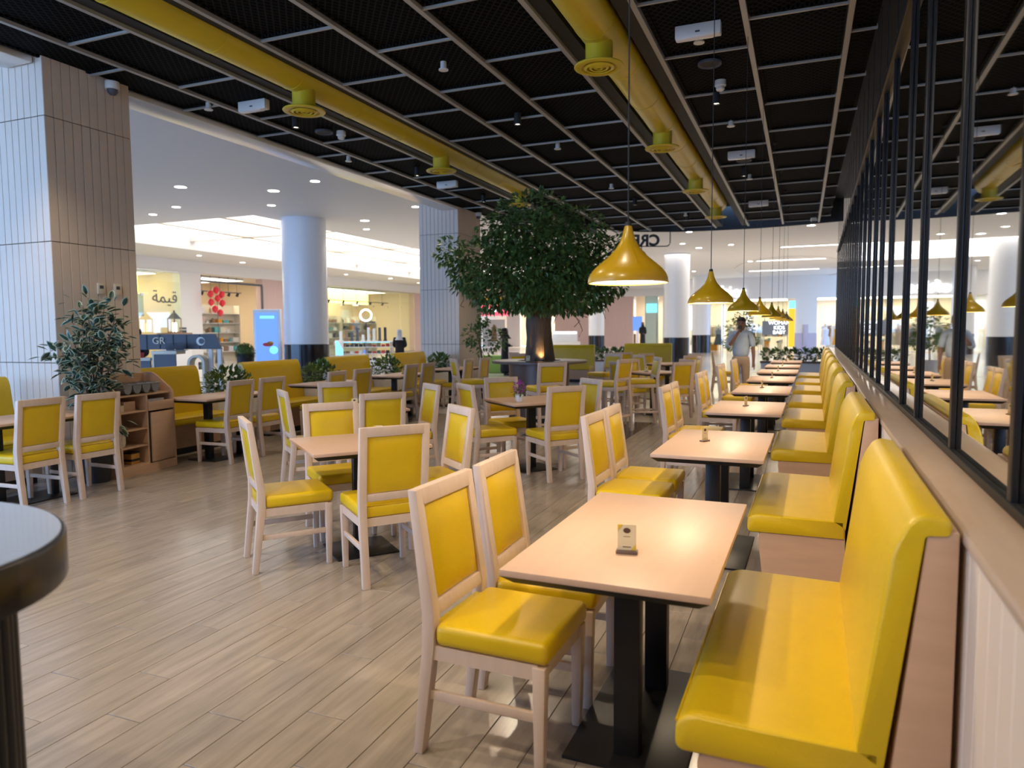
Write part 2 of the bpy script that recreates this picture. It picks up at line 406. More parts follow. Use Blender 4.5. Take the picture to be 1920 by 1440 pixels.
# ceiling spotlights: black cans; some, like those behind the viewer, added as warm fill
def spot(x, y, aim, lab, e=60, ang=55):
    t = thing('ceiling_spotlight', lab, 'spotlight', (x, y, CEIL), group='black ceiling spotlights')
    obj('can', MB().lathe([(.0, .04), (.045, .04), (.045, -.10), (.038, -.10), (.036, -.07), (0, -.07)], 20).mesh('can', 'matt_black', smooth=True), t)
    obj('lens', MB().lathe([(0, -.088), (.034, -.088), (.034, -.075)], 20).mesh('lens', 'warm_glow'), t)
    light('SPOT', (x, y, CEIL-.115), e, (1, .80, .56), .04, None, ang, .6, aim)
SPOTS = [(-1.0, 3.2, (-1.0, 2.6, 0), 'above the front table of the mirror row'), (-.98, 8.75, (-.9, 8.1, 0), 'right of the near duct beyond the smoke detector'),
         (-.98, 13.0, (-.9, 12.4, 0), 'right of the near duct, far part'), (-3.4, 3.3, (-2.9, 3.8, 0), 'above the nearest square table'),
         (-3.4, 8.6, (-3.3, 7.0, 0), 'above the flower table'), (-3.3, 15.0, (-2.6, 13.6, 0), 'beyond the tree'),
         (-6.2, 3.9, (-6.0, 4.4, 0), 'above the leftmost booth'), (-6.05, 7.6, (-6.2, 7.4, 0), 'above the second booth'), (-6.05, 10.7, (-6.2, 10.3, 0), 'above the third booth'),
         (-6.05, 13.4, (-6.2, 12.8, 0), 'above the booth by the far pillar'), (-2.6, 17.6, (-2.6, 16.6, 0), 'near the ceiling front edge'),
         (-2.6, .6, (-2.4, 1.6, 0), 'above the open floor by the counter'), (-4.4, 1.6, (-4.2, 2.4, 0), 'above the open floor left of the counter'), (-.9, -.6, (.1, 1.8, .5), 'added as warm fill behind the viewer by the mirror wall'), (-2.6, -1.6, (-2.4, -.6, 0), 'added as warm fill behind the viewer over the counter')]
for k, (x, y, a, lab) in enumerate(SPOTS): spot(x, y, a, 'black spotlight can '+lab, [55, 80, 80, 120, 105, 90, 85, 90, 80, 80, 90, 165, 190, 130, 110][k], 105)

struct(obj('wall_back', MB().bb(-3.4, 2.8, -2.4, -2.2, 0, 4.9).mesh('wall_back', 'board')))
# ================================================================== PILLARS
bw = .099
def tier_mesh(h, axis):
    return (MB().bb(-bw/2+.003, bw/2-.003, 0, .012, .004, h-.004) if axis == 'x' else MB().bb(-.012, 0, -bw/2+.003, bw/2-.003, .004, h-.004)).mesh('cladding_board', 'board', bev=.002, seg=1)
TIERS = [(0, 1.2), (1.2, 2.43), (2.43, 3.67), (3.67, 4.75)]
TM = {(i, a): tier_mesh(z1-z0, a) for i, (z0, z1) in enumerate(TIERS) for a in 'xy'}
def pillar(x1, y0, wx, wy, label):
    t = thing('pillar', label, 'pillar', (x1, y0, 0), group='clad square pillars')
    obj('core', MB().bb(-wx+.012, -.012, .012, wy, 0, 4.75).mesh('core', 'board_gap'), t)
    for i, (z0, z1) in enumerate(TIERS):
        for k in range(int(round(wx/bw))):
            obj('cladding_board', TM[(i, 'x')], t, (-bw*(k+.5), 0, z0))
        for k in range(int(round(wy/bw))):
            obj('cladding_board', TM[(i, 'y')], t, (0, bw*(k+.5), z0))
    return t
p1 = pillar(-7.03, 4.98, 1.29, .99, 'tall square pillar clad in vertical cream boards behind the variegated plant')
p2 = pillar(-7.13, 14.4, .99, 1.19, 'square clad pillar farther back, beside the big indoor tree')
for dy, lab in ((.52, 'small wall thermostat on the near pillar, left one'), (.72, 'small wall thermostat on the near pillar, right one')):
    t = thing('thermostat', lab, 'thermostat', (-7.03, 4.98+dy, 1.98), group='thermostats on the near pillar')
    obj('housing', MB().bb(0, .022, -.042, .042, -.06, .06).mesh('housing', 'cream', bev=.006), t)
    obj('display', MB().bb(.02, .024, -.022, .022, .0, .035).mesh('display', 'dark_grey'), t)

# ================================================================== MIRROR WALL (row frame)
wl = struct(obj('wall_right', MB().bb(.345, .95, -2.5, 19.4, 0, 1.0).mesh('wall_right', 'board_gap'), None, (0, 0, 0), -ROWA))
wb = MB().bb(-.012, 0, -bw/2+.003, bw/2-.003, .005, 1.0).mesh('wall_board', 'board', bev=.002, seg=1)
y = .6
while y < 19.3:
    obj('wall_board', wb, wl, (.345, y, 0)); y += bw
obj('ledge', MB().bb(.325, .50, -2.5, 19.4, 1.0, 1.032).mesh('ledge', 'ledge', bev=.006), wl)
MX = .478
TOPZ = 3.32
bars = [.35, 1.25, 2.12, 2.99, 3.98, 4.66, 5.63, 6.4, 7.1, 7.93, 8.7] + [8.7+.79*i for i in range(1, 14)]
mr = thing('mirror_wall', 'tall wall mirror in a black bar frame above the wooden ledge', 'mirror', (0, 0, 0), -ROWA)
for a, b in zip(bars, bars[1:]):
    obj('mirror_pane', MB().bb(MX, MX+.012, a, b, 1.04, TOPZ).mesh('mirror_pane', 'mirror'), mr)
obj('backing', MB().bb(MX+.014, .94, bars[0], bars[-1], 1.0, TOPZ).mesh('backing', 'matt_black'), mr)
for y in bars:
    obj('frame_bar', MB().bb(MX-.018, MX-.001, y-.021, y+.021, 1.032, TOPZ).mesh('frame_bar', 'black_metal', bev=.003), mr)
obj('bottom_rail', MB().bb(MX-.022, MX-.001, bars[0], bars[-1], 1.032, 1.062).mesh('bottom_rail', 'black_metal', bev=.004), mr)
obj('top_rail', MB().bb(.44, .49, bars[0], bars[-1], TOPZ, TOPZ+.05).mesh('top_rail', 'black_metal', bev=.004), mr)
obj('top_rail', MB().bb(.88, .93, bars[0], bars[-1], TOPZ, TOPZ+.05).mesh('top_rail', 'black_metal', bev=.004), mr)
for k in range(48):
    y = .5+k*.4
    if y < bars[-1]: obj('rung', MB().bb(.49, .88, -.012, .012, 0, .03).mesh('rung', 'black_metal') if k == 0 else bpy.data.meshes['rung'], mr, (0, y, TOPZ+.01))
for y in bars:
    obj('hanger_bar', MB().bb(.470, .476, y-.012, y+.012, TOPZ+.05, CEIL+.05).mesh('hanger_bar', 'black_metal'), mr)
for k in range(5):  # invented strip lights, added to brighten the dark space behind the mirror wall
    t = thing('corridor_fill_light', f'{nth(k)} ceiling strip light added to brighten the corridor behind the mirror wall', 'light', (1.9, 1.5+4*k, 4.6), group='added corridor strip lights')
    obj('housing', MB().bb(-.08, .08, -.6, .6, -.02, .06).mesh('housing', 'white_plastic'), t); obj('tube', MB().bb(-.05, .05, -.58, .58, -.04, -.021).mesh('tube', 'warm_glow'), t)
    obj('suspension', MB().tube([(0, 0, .05), (0, 0, .32)], .01, 6).mesh('suspension', 'steel'), t)
struct(obj('ceiling', MB().bb(1.3, 2.8, -3, 20.4, 4.9, 5.0).mesh('corridor_ceiling', 'mall_white')))
struct(obj('wall_behind_mirror', MB().bb(2.6, 2.8, -3, 45, 0, 4.95).mesh('wall_behind_mirror', 'mall_white')))

# ================================================================== CHAIRS
def make_chair():
    t = thing('dining_chair', 'chair', 'chair')
    w, d = .43, .45
    L = lambda m, nm='leg', bev=.004: obj(nm, m.mesh(nm, 'chair_wood', bev=bev), t)
    for s in (-1, 1):
        x = s*(w/2-.024)
        L(MB().taper((x, d/2-.028, 0), (.032, .032), (x, d/2-.024, .40), (.046, .046)))
        # rear leg and back stile in one bent piece
        pr = [(-d/2-.055, 0), (-d/2-.02, 0), (-d/2+.035, .40), (-d/2+.036, .52), (-d/2-.028, .95), (-d/2-.062, .95), (-d/2-.012, .52), (-d/2-.014, .40)]
        L(MB().prism(pr, x-.023, x+.023, 'x'))
        obj('stretcher', MB().bb(x-.009, x+.009, -d/2-.01, d/2-.03, .205, .238).mesh('stretcher', 'chair_wood', bev=.003), t)
    f = MB(); zz0, zz1 = .355, .405
    f.bb(-w/2+.03, w/2-.03, d/2-.05, d/2-.012, zz0, zz1); f.bb(-w/2+.03, w/2-.03, -d/2+.0, -d/2+.03, zz0, zz1)
    for s in (-1, 1):
        xx = s*(w/2-.022); f.bb(xx-.014, xx+.014, -d/2+.02, d/2-.03, zz0, zz1)
    obj('seat_frame', f.mesh('seat_frame', 'chair_wood'), t)
    sm = MB().bb(-w/2+.002, w/2-.002, -d/2+.035, d/2+.008, .405, .485)
    me = sm.mesh('seat', 'leather', bev=.026, seg=4); obj('seat', me, t)
    obj('seat_rear', MB().bb(-w/2+.05, w/2-.05, -d/2+.006, -d/2+.05, .408, .472).mesh('seat_rear', 'leather', bev=.008), t)
    # back rails
    def byz(z): k = (z-.52)/.43; return -d/2+.012-.057*k   # centre line of the stiles
    ang = math.atan2(.057, .43)
    for z0, z1 in ((.893, .95), (.505, .55)):
        y0, y1 = byz(z0), byz(z1)
        pr = [(y0-.02, z0), (y0+.02, z0), (y1+.017, z1), (y1-.017, z1)]
        obj('back_rail', MB().prism(pr, -w/2+.04, w/2-.04, 'x').mesh('back_rail', 'chair_wood', bev=.003), t)
    # padded back: cushion bulging on both faces
    b = MB(); n = 8; W2 = w/2-.047; v = []; f = []
    for side in (1, -1):
        for i in range(n+1):
            for j in range(n+1):
                u, q = i/n*2-1, j/n*2-1
                z = .555+(q+1)/2*.335
                bul = ((1-abs(u)**4)*(1-abs(q)**4))**.5*(.024 if side > 0 else .012)+.006
                v.append((u*W2, byz(z)+side*bul, z))
    N = (n+1)**2
    for sidx in (0, 1):
        for i in range(n):
            for j in range(n):
                a = sidx*N+i*(n+1)+j; q = (a, a+1, a+n+2, a+n+1); f.append(q if sidx else q[::-1])
    rim = [(i*(n+1)) for i in range(n+1)]+[n*(n+1)+j for j in range(1, n+1)]+[i*(n+1)+n for i in range(n-1, -1, -1)]+[j for j in range(n-1, 0, -1)]
    for a, c in zip(rim, rim[1:]+rim[:1]): f.append((a, c, c+N, a+N))
    b.add(v, f); obj('backrest', b.mesh('backrest', 'leather', smooth=True), t)
    for s in (-1, 1):
        for yy in (d/2-.028, -d/2-.038):
            obj('foot_pad', MB().lathe([(.013, .0), (.013, -.004)], 10).mesh('foot_pad', 'matt_black') if (s, yy) == (-1, d/2-.028) else bpy.data.meshes['foot_pad'], t, (s*(w/2-.024), yy, .004))
    return t
CH = Proto(make_chair())
GC = 'yellow padded dining chairs'
def chair(x, y, face, label):     # face: heading in degrees, 0 = +X, 90 = +Y
    return CH.place((x, y, 0), math.radians(face-90), label, GC)

# ================================================================== TABLES
def make_table(lx, ly, posts, plate, label, group):
    t = thing('dining_table', label, 'table', group=group)
    h = .75
    obj('tabletop', MB().bb(-lx/2, lx/2, -ly/2, ly/2, h-.022, h).mesh('tabletop', 'laminate', bev=.003), t)
    a, b = lx/2-.002, ly/2-.002; c, e = a-.035, b-.035
    u = MB().add([(-a, -b, h-.022), (a, -b, h-.022), (a, b, h-.022), (-a, b, h-.022), (-c, -e, h-.05), (c, -e, h-.05), (c, e, h-.05), (-c, e, h-.05)],
                 [(0, 1, 2, 3), (7, 6, 5, 4), (0, 4, 5, 1), (1, 5, 6, 2), (2, 6, 7, 3), (3, 7, 4, 0)])
    obj('under_edge', u.mesh('under_edge', 'under_edge'), t)
    for y in posts:
        p = obj('post', MB().bb(-.045, .045, y-.03, y+.03, .012, h-.05).mesh('post', 'black_metal', bev=.004), t)
    obj('base_plate', MB().bb(-plate[0]/2, plate[0]/2, plate[2]-plate[1]/2, plate[2]+plate[1]/2, 0, .012).mesh('base_plate', 'black_metal', bev=.003), t)
    return t
TR = Proto(make_table(.65, 1.16, (-.20, .30), (.42, .78, .08), '', 'long tables of the mirror row'))
TQ = Proto(make_table(.78, .78, (0,), (.42, .42, 0), '', 'square tables set diagonally'))
# table cards
def make_card():
    t = thing('table_card', '', 'card')
    obj('base', MB().bb(-.036, .036, -.017, .017, 0, .011).mesh('base', 'planter_wood', bev=.002), t)
    c = obj('card', MB().bb(-.031, .031, -.0015, .0015, .008, .098).mesh('card', 'card_print'), t)
    obj('logo', MB().lathe([(0, 0), (.012, 0), (.012, .0012), (0, .0012)], 18).mesh('logo', 'print_dark'), c, (0, -.0014, .078), rot=(PI/2, 0, 0)).scale = (1, .75, 1)
    obj('corner_print', MB().prism([(-.031, .098), (-.012, .098), (-.031, .076)], -.0022, -.0014).mesh('corner_print', 'print_yellow'), c)
    obj('corner_print', MB().prism([(.031, .010), (.012, .010), (.031, .034)], -.0022, -.0014).mesh('corner_print', 'print_yellow'), c)
    obj('caption', MB().bb(-.014, .014, -.0019, -.0014, .020, .023).mesh('caption', 'print_dark'), c)
    obj('caption', MB().bb(-.011, .011, -.0019, -.0014, .056, .058).mesh('caption', 'print_dark'), c)
    return t
CD = Proto(make_card())
def card(x, y, rz, label): return CD.place((x, y, .75), rz, label, 'table cards')

# ---- mirror row
ROWY = [2.58, 4.83, 7.15, 9.35, 11.4, 13.45, 15.4, 17.5]
def ends(prof): return prof
def rnd(pts, r, n=5):
    out = []; m = len(pts)
    for i in range(m):
        p = Vector(pts[i]); a = Vector(pts[i-1]); c = Vector(pts[(i+1) % m])
        rr = r[i] if isinstance(r, (list, tuple)) else r
        if rr <= 0: out.append(tuple(p)); continue
        rr = min(rr, (a-p).length*.49, (c-p).length*.49)
        A = p+(a-p).normalized()*rr; B = p+(c-p).normalized()*rr
        for k in range(n+1):
            t = k/n; out.append(tuple(A*(1-t)**2+p*2*t*(1-t)+B*t*t))
    return out
def make_bench(L, label='bench'):
    # local: seat looks towards -X, wall side at x=+.64, length along Y
    t = thing('banquette_bench', label, 'bench', group='yellow banquette benches')
    h = L/2
    def cushion(name, prof, a, b, rad=.02):
        m = MB(); n = len(prof); c = (sum(p[0] for p in prof)/n, sum(p[1] for p in prof)/n)
        st = []
        for y, k in ((a, .86), (a+.004, .93), (a+rad*.5, .985), (a+rad, 1), (b-rad, 1), (b-rad*.5, .985), (b-.004, .93), (b, .86)):
            ring = []
            for p in prof:
                dx, dz = p[0]-c[0], p[1]-c[1]; q = math.hypot(dx, dz); s = max(0, 1-(1-k)*.09/max(q, .05)); ring.append((c[0]+dx*s, y, c[1]+dz*s))
            st.append(ring)
        v = [p for r in st for p in r]; f = [tuple(range(n)), tuple(range(7*n+n-1, 7*n-1, -1))]
        for r in range(7):
            for i in range(n): f.append((r*n+i, (r+1)*n+i, (r+1)*n+(i+1) % n, r*n+(i+1) % n))
        m.add(v, f); return obj(name, m.mesh(name, 'leather', smooth=True), t)
    seat = rnd([(.0, .365), (.002, .452), (.05, .475), (.50, .465), (.50, .375)], [.03, .035, .05, 0, 0])
    sc = cushion('seat_cushion', seat, -h, h)
    obj('seam', MB().tube([(.005, -h+.01, .448), (.005, h-.01, .448)], .004, 6).mesh('seam', 'leather', smooth=True), sc)
    back = rnd([(.44, .455), (.505, .985), (.555, 1.072), (.625, 1.06), (.63, 1.032), (.575, 1.03), (.50, .42)], [.01, .09, .06, .02, .01, .01, 0])
    cushion('back_cushion', back, -h, h, .02)
    # wooden carcass
    base = rnd([(.055, .375), (.50, .375), (.50, .08), (.09, .08)], [.05, 0, 0, .0])
    obj('seat_carcass', MB().prism(base, -h+.012, h-.012).mesh('seat_carcass', 'pale_wood'), t)
    wedge = [(.485, .08), (.578, 1.03), (.642, 1.03), (.642, .08)]
    obj('back_carcass', MB().prism(wedge, -h+.004, h-.004).mesh('back_carcass', 'pale_wood', bev=.003), t)
    obj('plinth', MB().bb(.14, .61, -h+.03, h-.03, 0, .08).mesh('plinth', 'matt_black'), t)
    return t
BN = Proto(make_bench(1.27))
PD_SHADE = rnd([(.012, .205)], 0)
def make_pendant():
    t = thing('pendant_lamp', 'pendant', 'lamp', group='yellow pendant lamps over the mirror row')
    out = [(.013, .205), (.017, .190), (.021, .172), (.030, .148), (.046, .122), (.070, .096), (.098, .073), (.122, .052), (.138, .032), (.145, .014), (.146, 0)]
    inn = [(r-.004, z-.003) for r, z in out[::-1]]
    inn = [(.143, .0)]+inn[1:]
    obj('shade', MB().lathe(out, 40, cap=False).mesh('shade', 'pendant', smooth=True), t)
    obj('shade_lining', MB().lathe(inn, 40, cap=False).mesh('shade_lining', 'ceramic', smooth=True), t)
    obj('rim', MB().lathe([(.146, 0), (.1465, .004), (.142, .004), (.142, -.001)], 40, cap=False).mesh('rim', 'pendant', smooth=True), t)
    obj('diffuser', MB().lathe([(0, .010), (.13, .012), (.13, .018), (0, .018)], 32).mesh('diffuser', 'lamp_glow'), t)
    obj('cap', MB().lathe([(0, .222), (.011, .22), (.013, .203)], 16).mesh('cap', 'matt_black'), t)
    obj('cord', MB().tube([(0, 0, .215), (0, 0, CEIL-1.67+.05)], .0028, 6).mesh('cord', 'matt_black'), t)
    obj('ceiling_cup', MB().lathe([(.03, CEIL-1.67+.05), (.03, CEIL-1.67+.02), (.012, CEIL-1.67)], 16).mesh('ceiling_cup', 'matt_black'), t)
    return t
PDP = Proto(make_pendant())
for i, y in enumerate(ROWY):
    nm = ORD[i]
    X = -.575
    TR.place((*RW(X, y), 0), -ROWA, f'long pale laminate table on twin black posts, {nm} in the mirror row', 'long tables of the mirror row')
    BN.place((*RW(-.325, y-.08), 0), -ROWA, f'yellow leather banquette against the mirror wall, {nm} from the camera', 'mirror-side banquettes')
    px = -.632 if i < 4 else -.60
    PDP.place((*RW(px, y), 1.67), 0, f'yellow teardrop pendant lamp, {nm} from the camera in its row', 'yellow pendant lamps over the mirror row')
    lx, ly = RW(px, y)
    light('SPOT', (lx, ly, 1.672), 26, (1, .76, .48), .02, None, 158, .25, (lx, ly, 0))
    if i < 7:
        cy = [(2.31, 2.815), (4.52, 5.0), (6.97, 7.45), (9.2, 9.68), (11.25, 11.75), (13.2, 13.7), (15.2, 15.7)][i]
        for k, q in enumerate(cy):
            cx = -1.0 if i == 0 else -1.07
            x, yy = RW(cx, q)
            chair(x, yy, -.85+(1.5 if k else -1), f'yellow chair on the aisle side of the {nm} mirror-row table, {"farther" if k else "nearer"} one')
    cx, cy = RW([-.565, -.66, -.6, -.6, -.58, -.58, -.58, -.58][i], y+[-.27, .02, .08, .2, .1, 0, 0, 0][i])
    card(cx, cy, [math.radians(8), math.radians(60), math.radians(70)][i] if i < 3 else math.radians(75), f'small promotional card stand on the {nm} mirror-row table')

# ---- square tables set diagonally
def cluster(cx, cy, ang, who, dist=(.49, .49, .49, .49), jit=(0, 0, 0, 0), skip=()):
    TQ.place((cx, cy, 0), math.radians(ang), f'square pale wood table, the {who}', 'square tables set diagonally')
    nm = ['left front side', 'right front side', 'right rear side', 'left rear side']
    for k in range(4):
        if k in skip: continue
        f = ang+90*k          # heading the chair looks along
        a = math.radians(f); x = cx-math.cos(a)*dist[k]; y = cy-math.sin(a)*dist[k]
        chair(x, y, f+jit[k], f'yellow chair on the {nm[k]} of the {who}')
cluster(-2.80, 4.08, 50, 'square table nearest the camera', (.46, .52, .50, .50))
cluster(-4.06, 5.95, 50, 'square table left of the flower table', (.47, .5, .5, .6))
cluster(-2.71, 7.2, 48, 'square table with the flower pot', (.5, .5, .5, .5))
cluster(-2.45, 12.7, 48, 'square table right of the tree', (.52, .55, .5, .45))
cluster(-2.75, 15.9, 48, 'farthest square table', (.5, .55, .5, .5))
card(-4.05, 5.85, .6, 'white card stand on the second square table')
card(-2.72, 4.2, .6, 'card stand on the nearest square table')
card(-2.55, 12.6, .6, 'card stand on the square table right of the tree')
# flower pot
t = thing('flower_pot', 'small white pot of purple flowers on the square table', 'potted plant', (-2.76, 6.98, .75))
obj('pot', MB().lathe([(0, 0), (.035, 0), (.045, .02), (.048, .06), (.042, .075), (.036, .07), (.036, .05), (0, .05)], 24).mesh('pot', 'ceramic', smooth=True), t)
def leafcloud(n, fn, size, rnd_=random, up=.3, name='foliage', m='leaf', fold=.25, attr=False):
    """n folded leaves; fn() -> (position, outward direction)"""
    V_ = []; F_ = []; R_ = []
    for _ in range(n):
        p, d = fn(); p = Vector(p); d = Vector(d)
        d = (d.normalized()+Vector((rnd_.uniform(-1, 1), rnd_.uniform(-1, 1), rnd_.uniform(-.8, .8)))*.75+Vector((0, 0, up-.3))).normalized()
        s = d.cross(Vector((rnd_.uniform(-.5, .5), rnd_.uniform(-.5, .5), 1))).normalized(); nn = d.cross(s)
        L = size*rnd_.uniform(.7, 1.3); w = L*.27; k = len(V_)
        if attr:
            V_ += [p, p+d*L*.3+s*w-nn*L*fold*.3, p+d*L*.68+s*w*.8-nn*L*fold*.3, p+d*L, p+d*L*.68-s*w*.8-nn*L*fold*.3, p+d*L*.3-s*w-nn*L*fold*.3, p+d*L*.3, p+d*L*.68]
            F_ += [(k, k+6, k+1), (k+1, k+6, k+7, k+2), (k+2, k+7, k+3), (k, k+5, k+6), (k+5, k+4, k+7, k+6), (k+4, k+3, k+7)]
            R_ += [.6, 1, 1, 1, 1, 1, 0, 0]
        else:
            V_ += [p, p+d*L*.42+s*w-nn*L*fold*.4, p+d*L, p+d*L*.42-s*w-nn*L*fold*.4, p+d*L*.45]
            F_ += [(k, k+4, k+1), (k+1, k+4, k+2), (k, k+3, k+4), (k+3, k+2, k+4)]
    me = bpy.data.meshes.new(name); me.from_pydata(V_, [], F_); me.materials.append(MT[m])
    if attr:
        a = me.attributes.new('rim', 'FLOAT', 'POINT'); a.data.foreach_set('value', R_)
    return me
R = random.Random(5)
def blob(c, r, shell=.6):
    while True:
        v = Vector((R.uniform(-1, 1), R.uniform(-1, 1), R.uniform(-1, 1)))
        if .05 < v.length <= 1: break
    q = v.normalized()*(v.length**shell)
    return (c[0]+q.x*r[0], c[1]+q.y*r[1], c[2]+q.z*r[2]), v
o = obj('leaves', leafcloud(60, lambda: blob((0, 0, .09), (.06, .06, .03)), .04, R), t); o['kind'] = 'stuff'
o = obj('blossoms', leafcloud(130, lambda: blob((0, 0, .155), (.062, .062, .055)), .026, R, m='purple', name='blossoms'), t); o['kind'] = 'stuff'

# ---- left booths
EB = Proto(make_bench(1.25))
ET = Proto(make_table(.66, 1.14, (-.22, .26), (.42, .7, .0), '', 'booth tables'))
EO = ['leftmost', 'second from the left', 'third from the left', 'fourth from the left', 'rightmost, by the far pillar']
for i, (yb, pair) in enumerate([(4.2, (4.08, 4.63)), (6.63, (6.42, 6.97)), (8.72, (8.27, 8.92)), (10.72, (10.32, 10.92)), (12.86, (12.53, 13.3))]):
    if i == 0: yb = 4.17
    EB.place((-6.98, yb, 0), PI, f'yellow booth bench on the mall side, {EO[i]}', 'mall-side booth benches')
    ET.place((-6.48, yb+(-.02 if i == 1 else .05), 0), 0, f'pale booth table on black posts, {EO[i]}', 'booth tables')
    for k, q in enumerate(pair):
        chair(-6.27, q, 180+(-2 if k else 2), f'{"farther" if k else "nearer"} yellow chair at the booth table {EO[i]}')
    card(-6.5, yb+.18, 1.2, f'small card stand on the booth table {EO[i]}')
# planter boxes with shrubs between the benches
def shrub(n, c, r, size, m='leaf', name='foliage', up=.5):
    o = leafcloud(n, lambda: blob(c, r, .7), size, R, up, name, m); return o
PLY = [(7.28, 8.08), (9.36, 10.08), (11.36, 12.22), (13.5, 14.35)]
for k, (a, b) in enumerate(PLY):
    nmz = ['first', 'second', 'third', 'fourth'][k]
    t = thing('planter_box', f'low pale planter box in the {nmz} gap between booth benches', 'planter', (-7.4, (a+b)/2, 0), group='planter boxes between booth benches')
    h = (b-a)/2-.01
    bx = MB(); bx.bb(-.2, .2, -h, h, 0, .04); bx.bb(-.2, -.17, -h, h, .04, .6); bx.bb(.17, .2, -h, h, .04, .6); bx.bb(-.17, .17, -h, -h+.03, .04, .6); bx.bb(-.17, .17, h-.03, h, .04, .6)
    obj('box', bx.mesh('box', 'mall_white'), t)
    obj('soil', MB().bb(-.168, .168, -h+.032, h-.032, .45, .55).mesh('soil', 'bark'), t)
    for q in range(3):
        yy = (a+b)/2+(q-1)*h*.62
        kind = ['feathery light green shrub', 'dark broad-leaved shrub', 'small dark green shrub'][q]
        s = thing('shrub', f'{kind} in the {nmz} planter gap between booth benches', 'plant', (-7.4, yy, .55), group='shrubs between booth benches')
        obj('stem', MB().tube([(0, 0, -.02), (0.01, 0, .14)], .008, 6).mesh('stem', 'branch'), s)
        zc = [.22, .25, .2][q]
        o = obj('foliage', shrub([420, 120, 200][q], (0, 0, zc), (.17, .19, .2), [.055, .11, .07][q], ['leaf_light', 'leaf', 'leaf'][q]), s); o['kind'] = 'stuff'

# ================================================================== TREE IN ROUND PLANTER TABLE
TX, TY = -4.06, 11.19
t = thing('planter_table', 'round dark wood planter table encircling the tree trunk', 'table', (TX, TY, 0))
obj('table_ring', MB().lathe([(.36, .965), (.36, 1.0), (.785, 1.0), (.795, .995), (.795, .965), (.79, .96), (.36, .96)], 56, cap=False).mesh('table_ring', 'planter_wood', smooth=True), t)
drum = obj('drum', MB().lathe([(.50, 0), (.50, .96), (.36, .96)], 48, cap=False).mesh('drum', 'planter_wood', smooth=True), t)
obj('skirting', MB().lathe([(.51, 0), (.51, .08), (.50, .08)], 48, cap=False).mesh('skirting', 'matt_black', smooth=True), drum)
obj('gravel', MB().lathe([(0, .975), (.36, .975), (.36, .93)], 40).mesh('gravel', 'bark'), t)
tr = thing('indoor_tree', 'big artificial tree with thick bark trunk and bushy dark green crown', 'tree', (TX, TY, .975))
b = MB(); nseg = 28; zs = [0, .08, .2, .4, .6, .8, 1.0, 1.25, 1.4]; v = []
for z in zs:
    for k in range(nseg):
        a = 2*PI*k/nseg; r = (.20+.05*max(0, 1-z/.3))*(1+.07*math.sin(5*a+z*2)+.05*math.sin(11*a-z*5))+R.uniform(-.008, .012); v.append((r*math.cos(a), r*math.sin(a), z))
f = [(i*nseg+k, i*nseg+(k+1) % nseg, (i+1)*nseg+(k+1) % nseg, (i+1)*nseg+k) for i in range(len(zs)-1) for k in range(nseg)]
b.add(v, f); obj('trunk', b.mesh('trunk', 'bark', smooth=True), tr)
cr, sr = math.cos(math.radians(22.15)), math.sin(math.radians(22.15))
def cs(r, d, z): return (r*cr-d*sr, r*sr+d*cr, z)     # local right/depth offsets as seen from the room
LOBES = [((0, .0, 1.75), (.9, .8, .75)), ((-.5, -.25, 1.35), (.7, .6, .52)), ((.5, -.25, 1.3), (.75, .6, .52)), ((-1.0, 0, 1.62), (.52, .5, .38)), ((.95, 0, 1.65), (.55, .5, .42)),
         ((0, -.4, 1.12), (.8, .45, .34)), ((-.05, .1, 2.3), (.75, .6, .5)), ((-1.4, -.1, 1.78), (.32, .3, .26)), ((1.25, .1, 1.85), (.34, .3, .24)), ((-.5, 0, 2.1), (.55, .5, .42)), ((.55, 0, 2.1), (.6, .5, .45)),
         ((.75, -.2, 1.08), (.42, .4, .26)), ((-.75, -.2, 1.1), (.38, .36, .26)), ((0, .5, 1.35), (.8, .4, .5)), ((1.1, -.1, 1.3), (.36, .36, .25)), ((-1.15, 0, 1.35), (.32, .3, .22)), ((.15, -.5, 1.6), (.6, .3, .5))]
br = []
for k, (c, r) in enumerate(LOBES):
    p = Vector(cs(*c)); st = Vector((p.x*.1, p.y*.1, .85+.3*R.random())); md = st.lerp(p, .5)+Vector((0, 0, .12))
    obj('branch', MB().tube([st, md, p], [.06, .035, .012], 8).mesh('branch', 'branch', smooth=True), tr)
wts = [r[0]*r[1]*r[2] for c, r in LOBES]
def crown():
    k = R.choices(range(len(LOBES)), [w**.75 for w in wts])[0]; c, r = LOBES[k]
    q, d = blob((0, 0, 0), r, .42); return Vector(cs(c[0]+q[0], c[1]+q[1], min(c[2]+q[2], 2.95))), Vector(cs(d[0], d[1], d[2]-.35))
o = obj('foliage', leafcloud(8300, crown, .105, R, .0, fold=.3), tr); o['kind'] = 'stuff'
o = obj('lighter_foliage', leafcloud(2700, crown, .10, R, .1, 'lighter_foliage', 'leaf_light', .3), tr); o['kind'] = 'stuff'  # paler share of leaves scattered through the whole crown
for k in range(26):
    pts = [Vector(crown()[0])]; 
    for q in range(4): pts.append(pts[-1]+Vector((R.uniform(-.1, .1), R.uniform(-.1, .1), R.uniform(-.16, -.02))))
    obj('twig', MB().tube(pts, .006, 5).mesh('twig', 'branch'), tr)
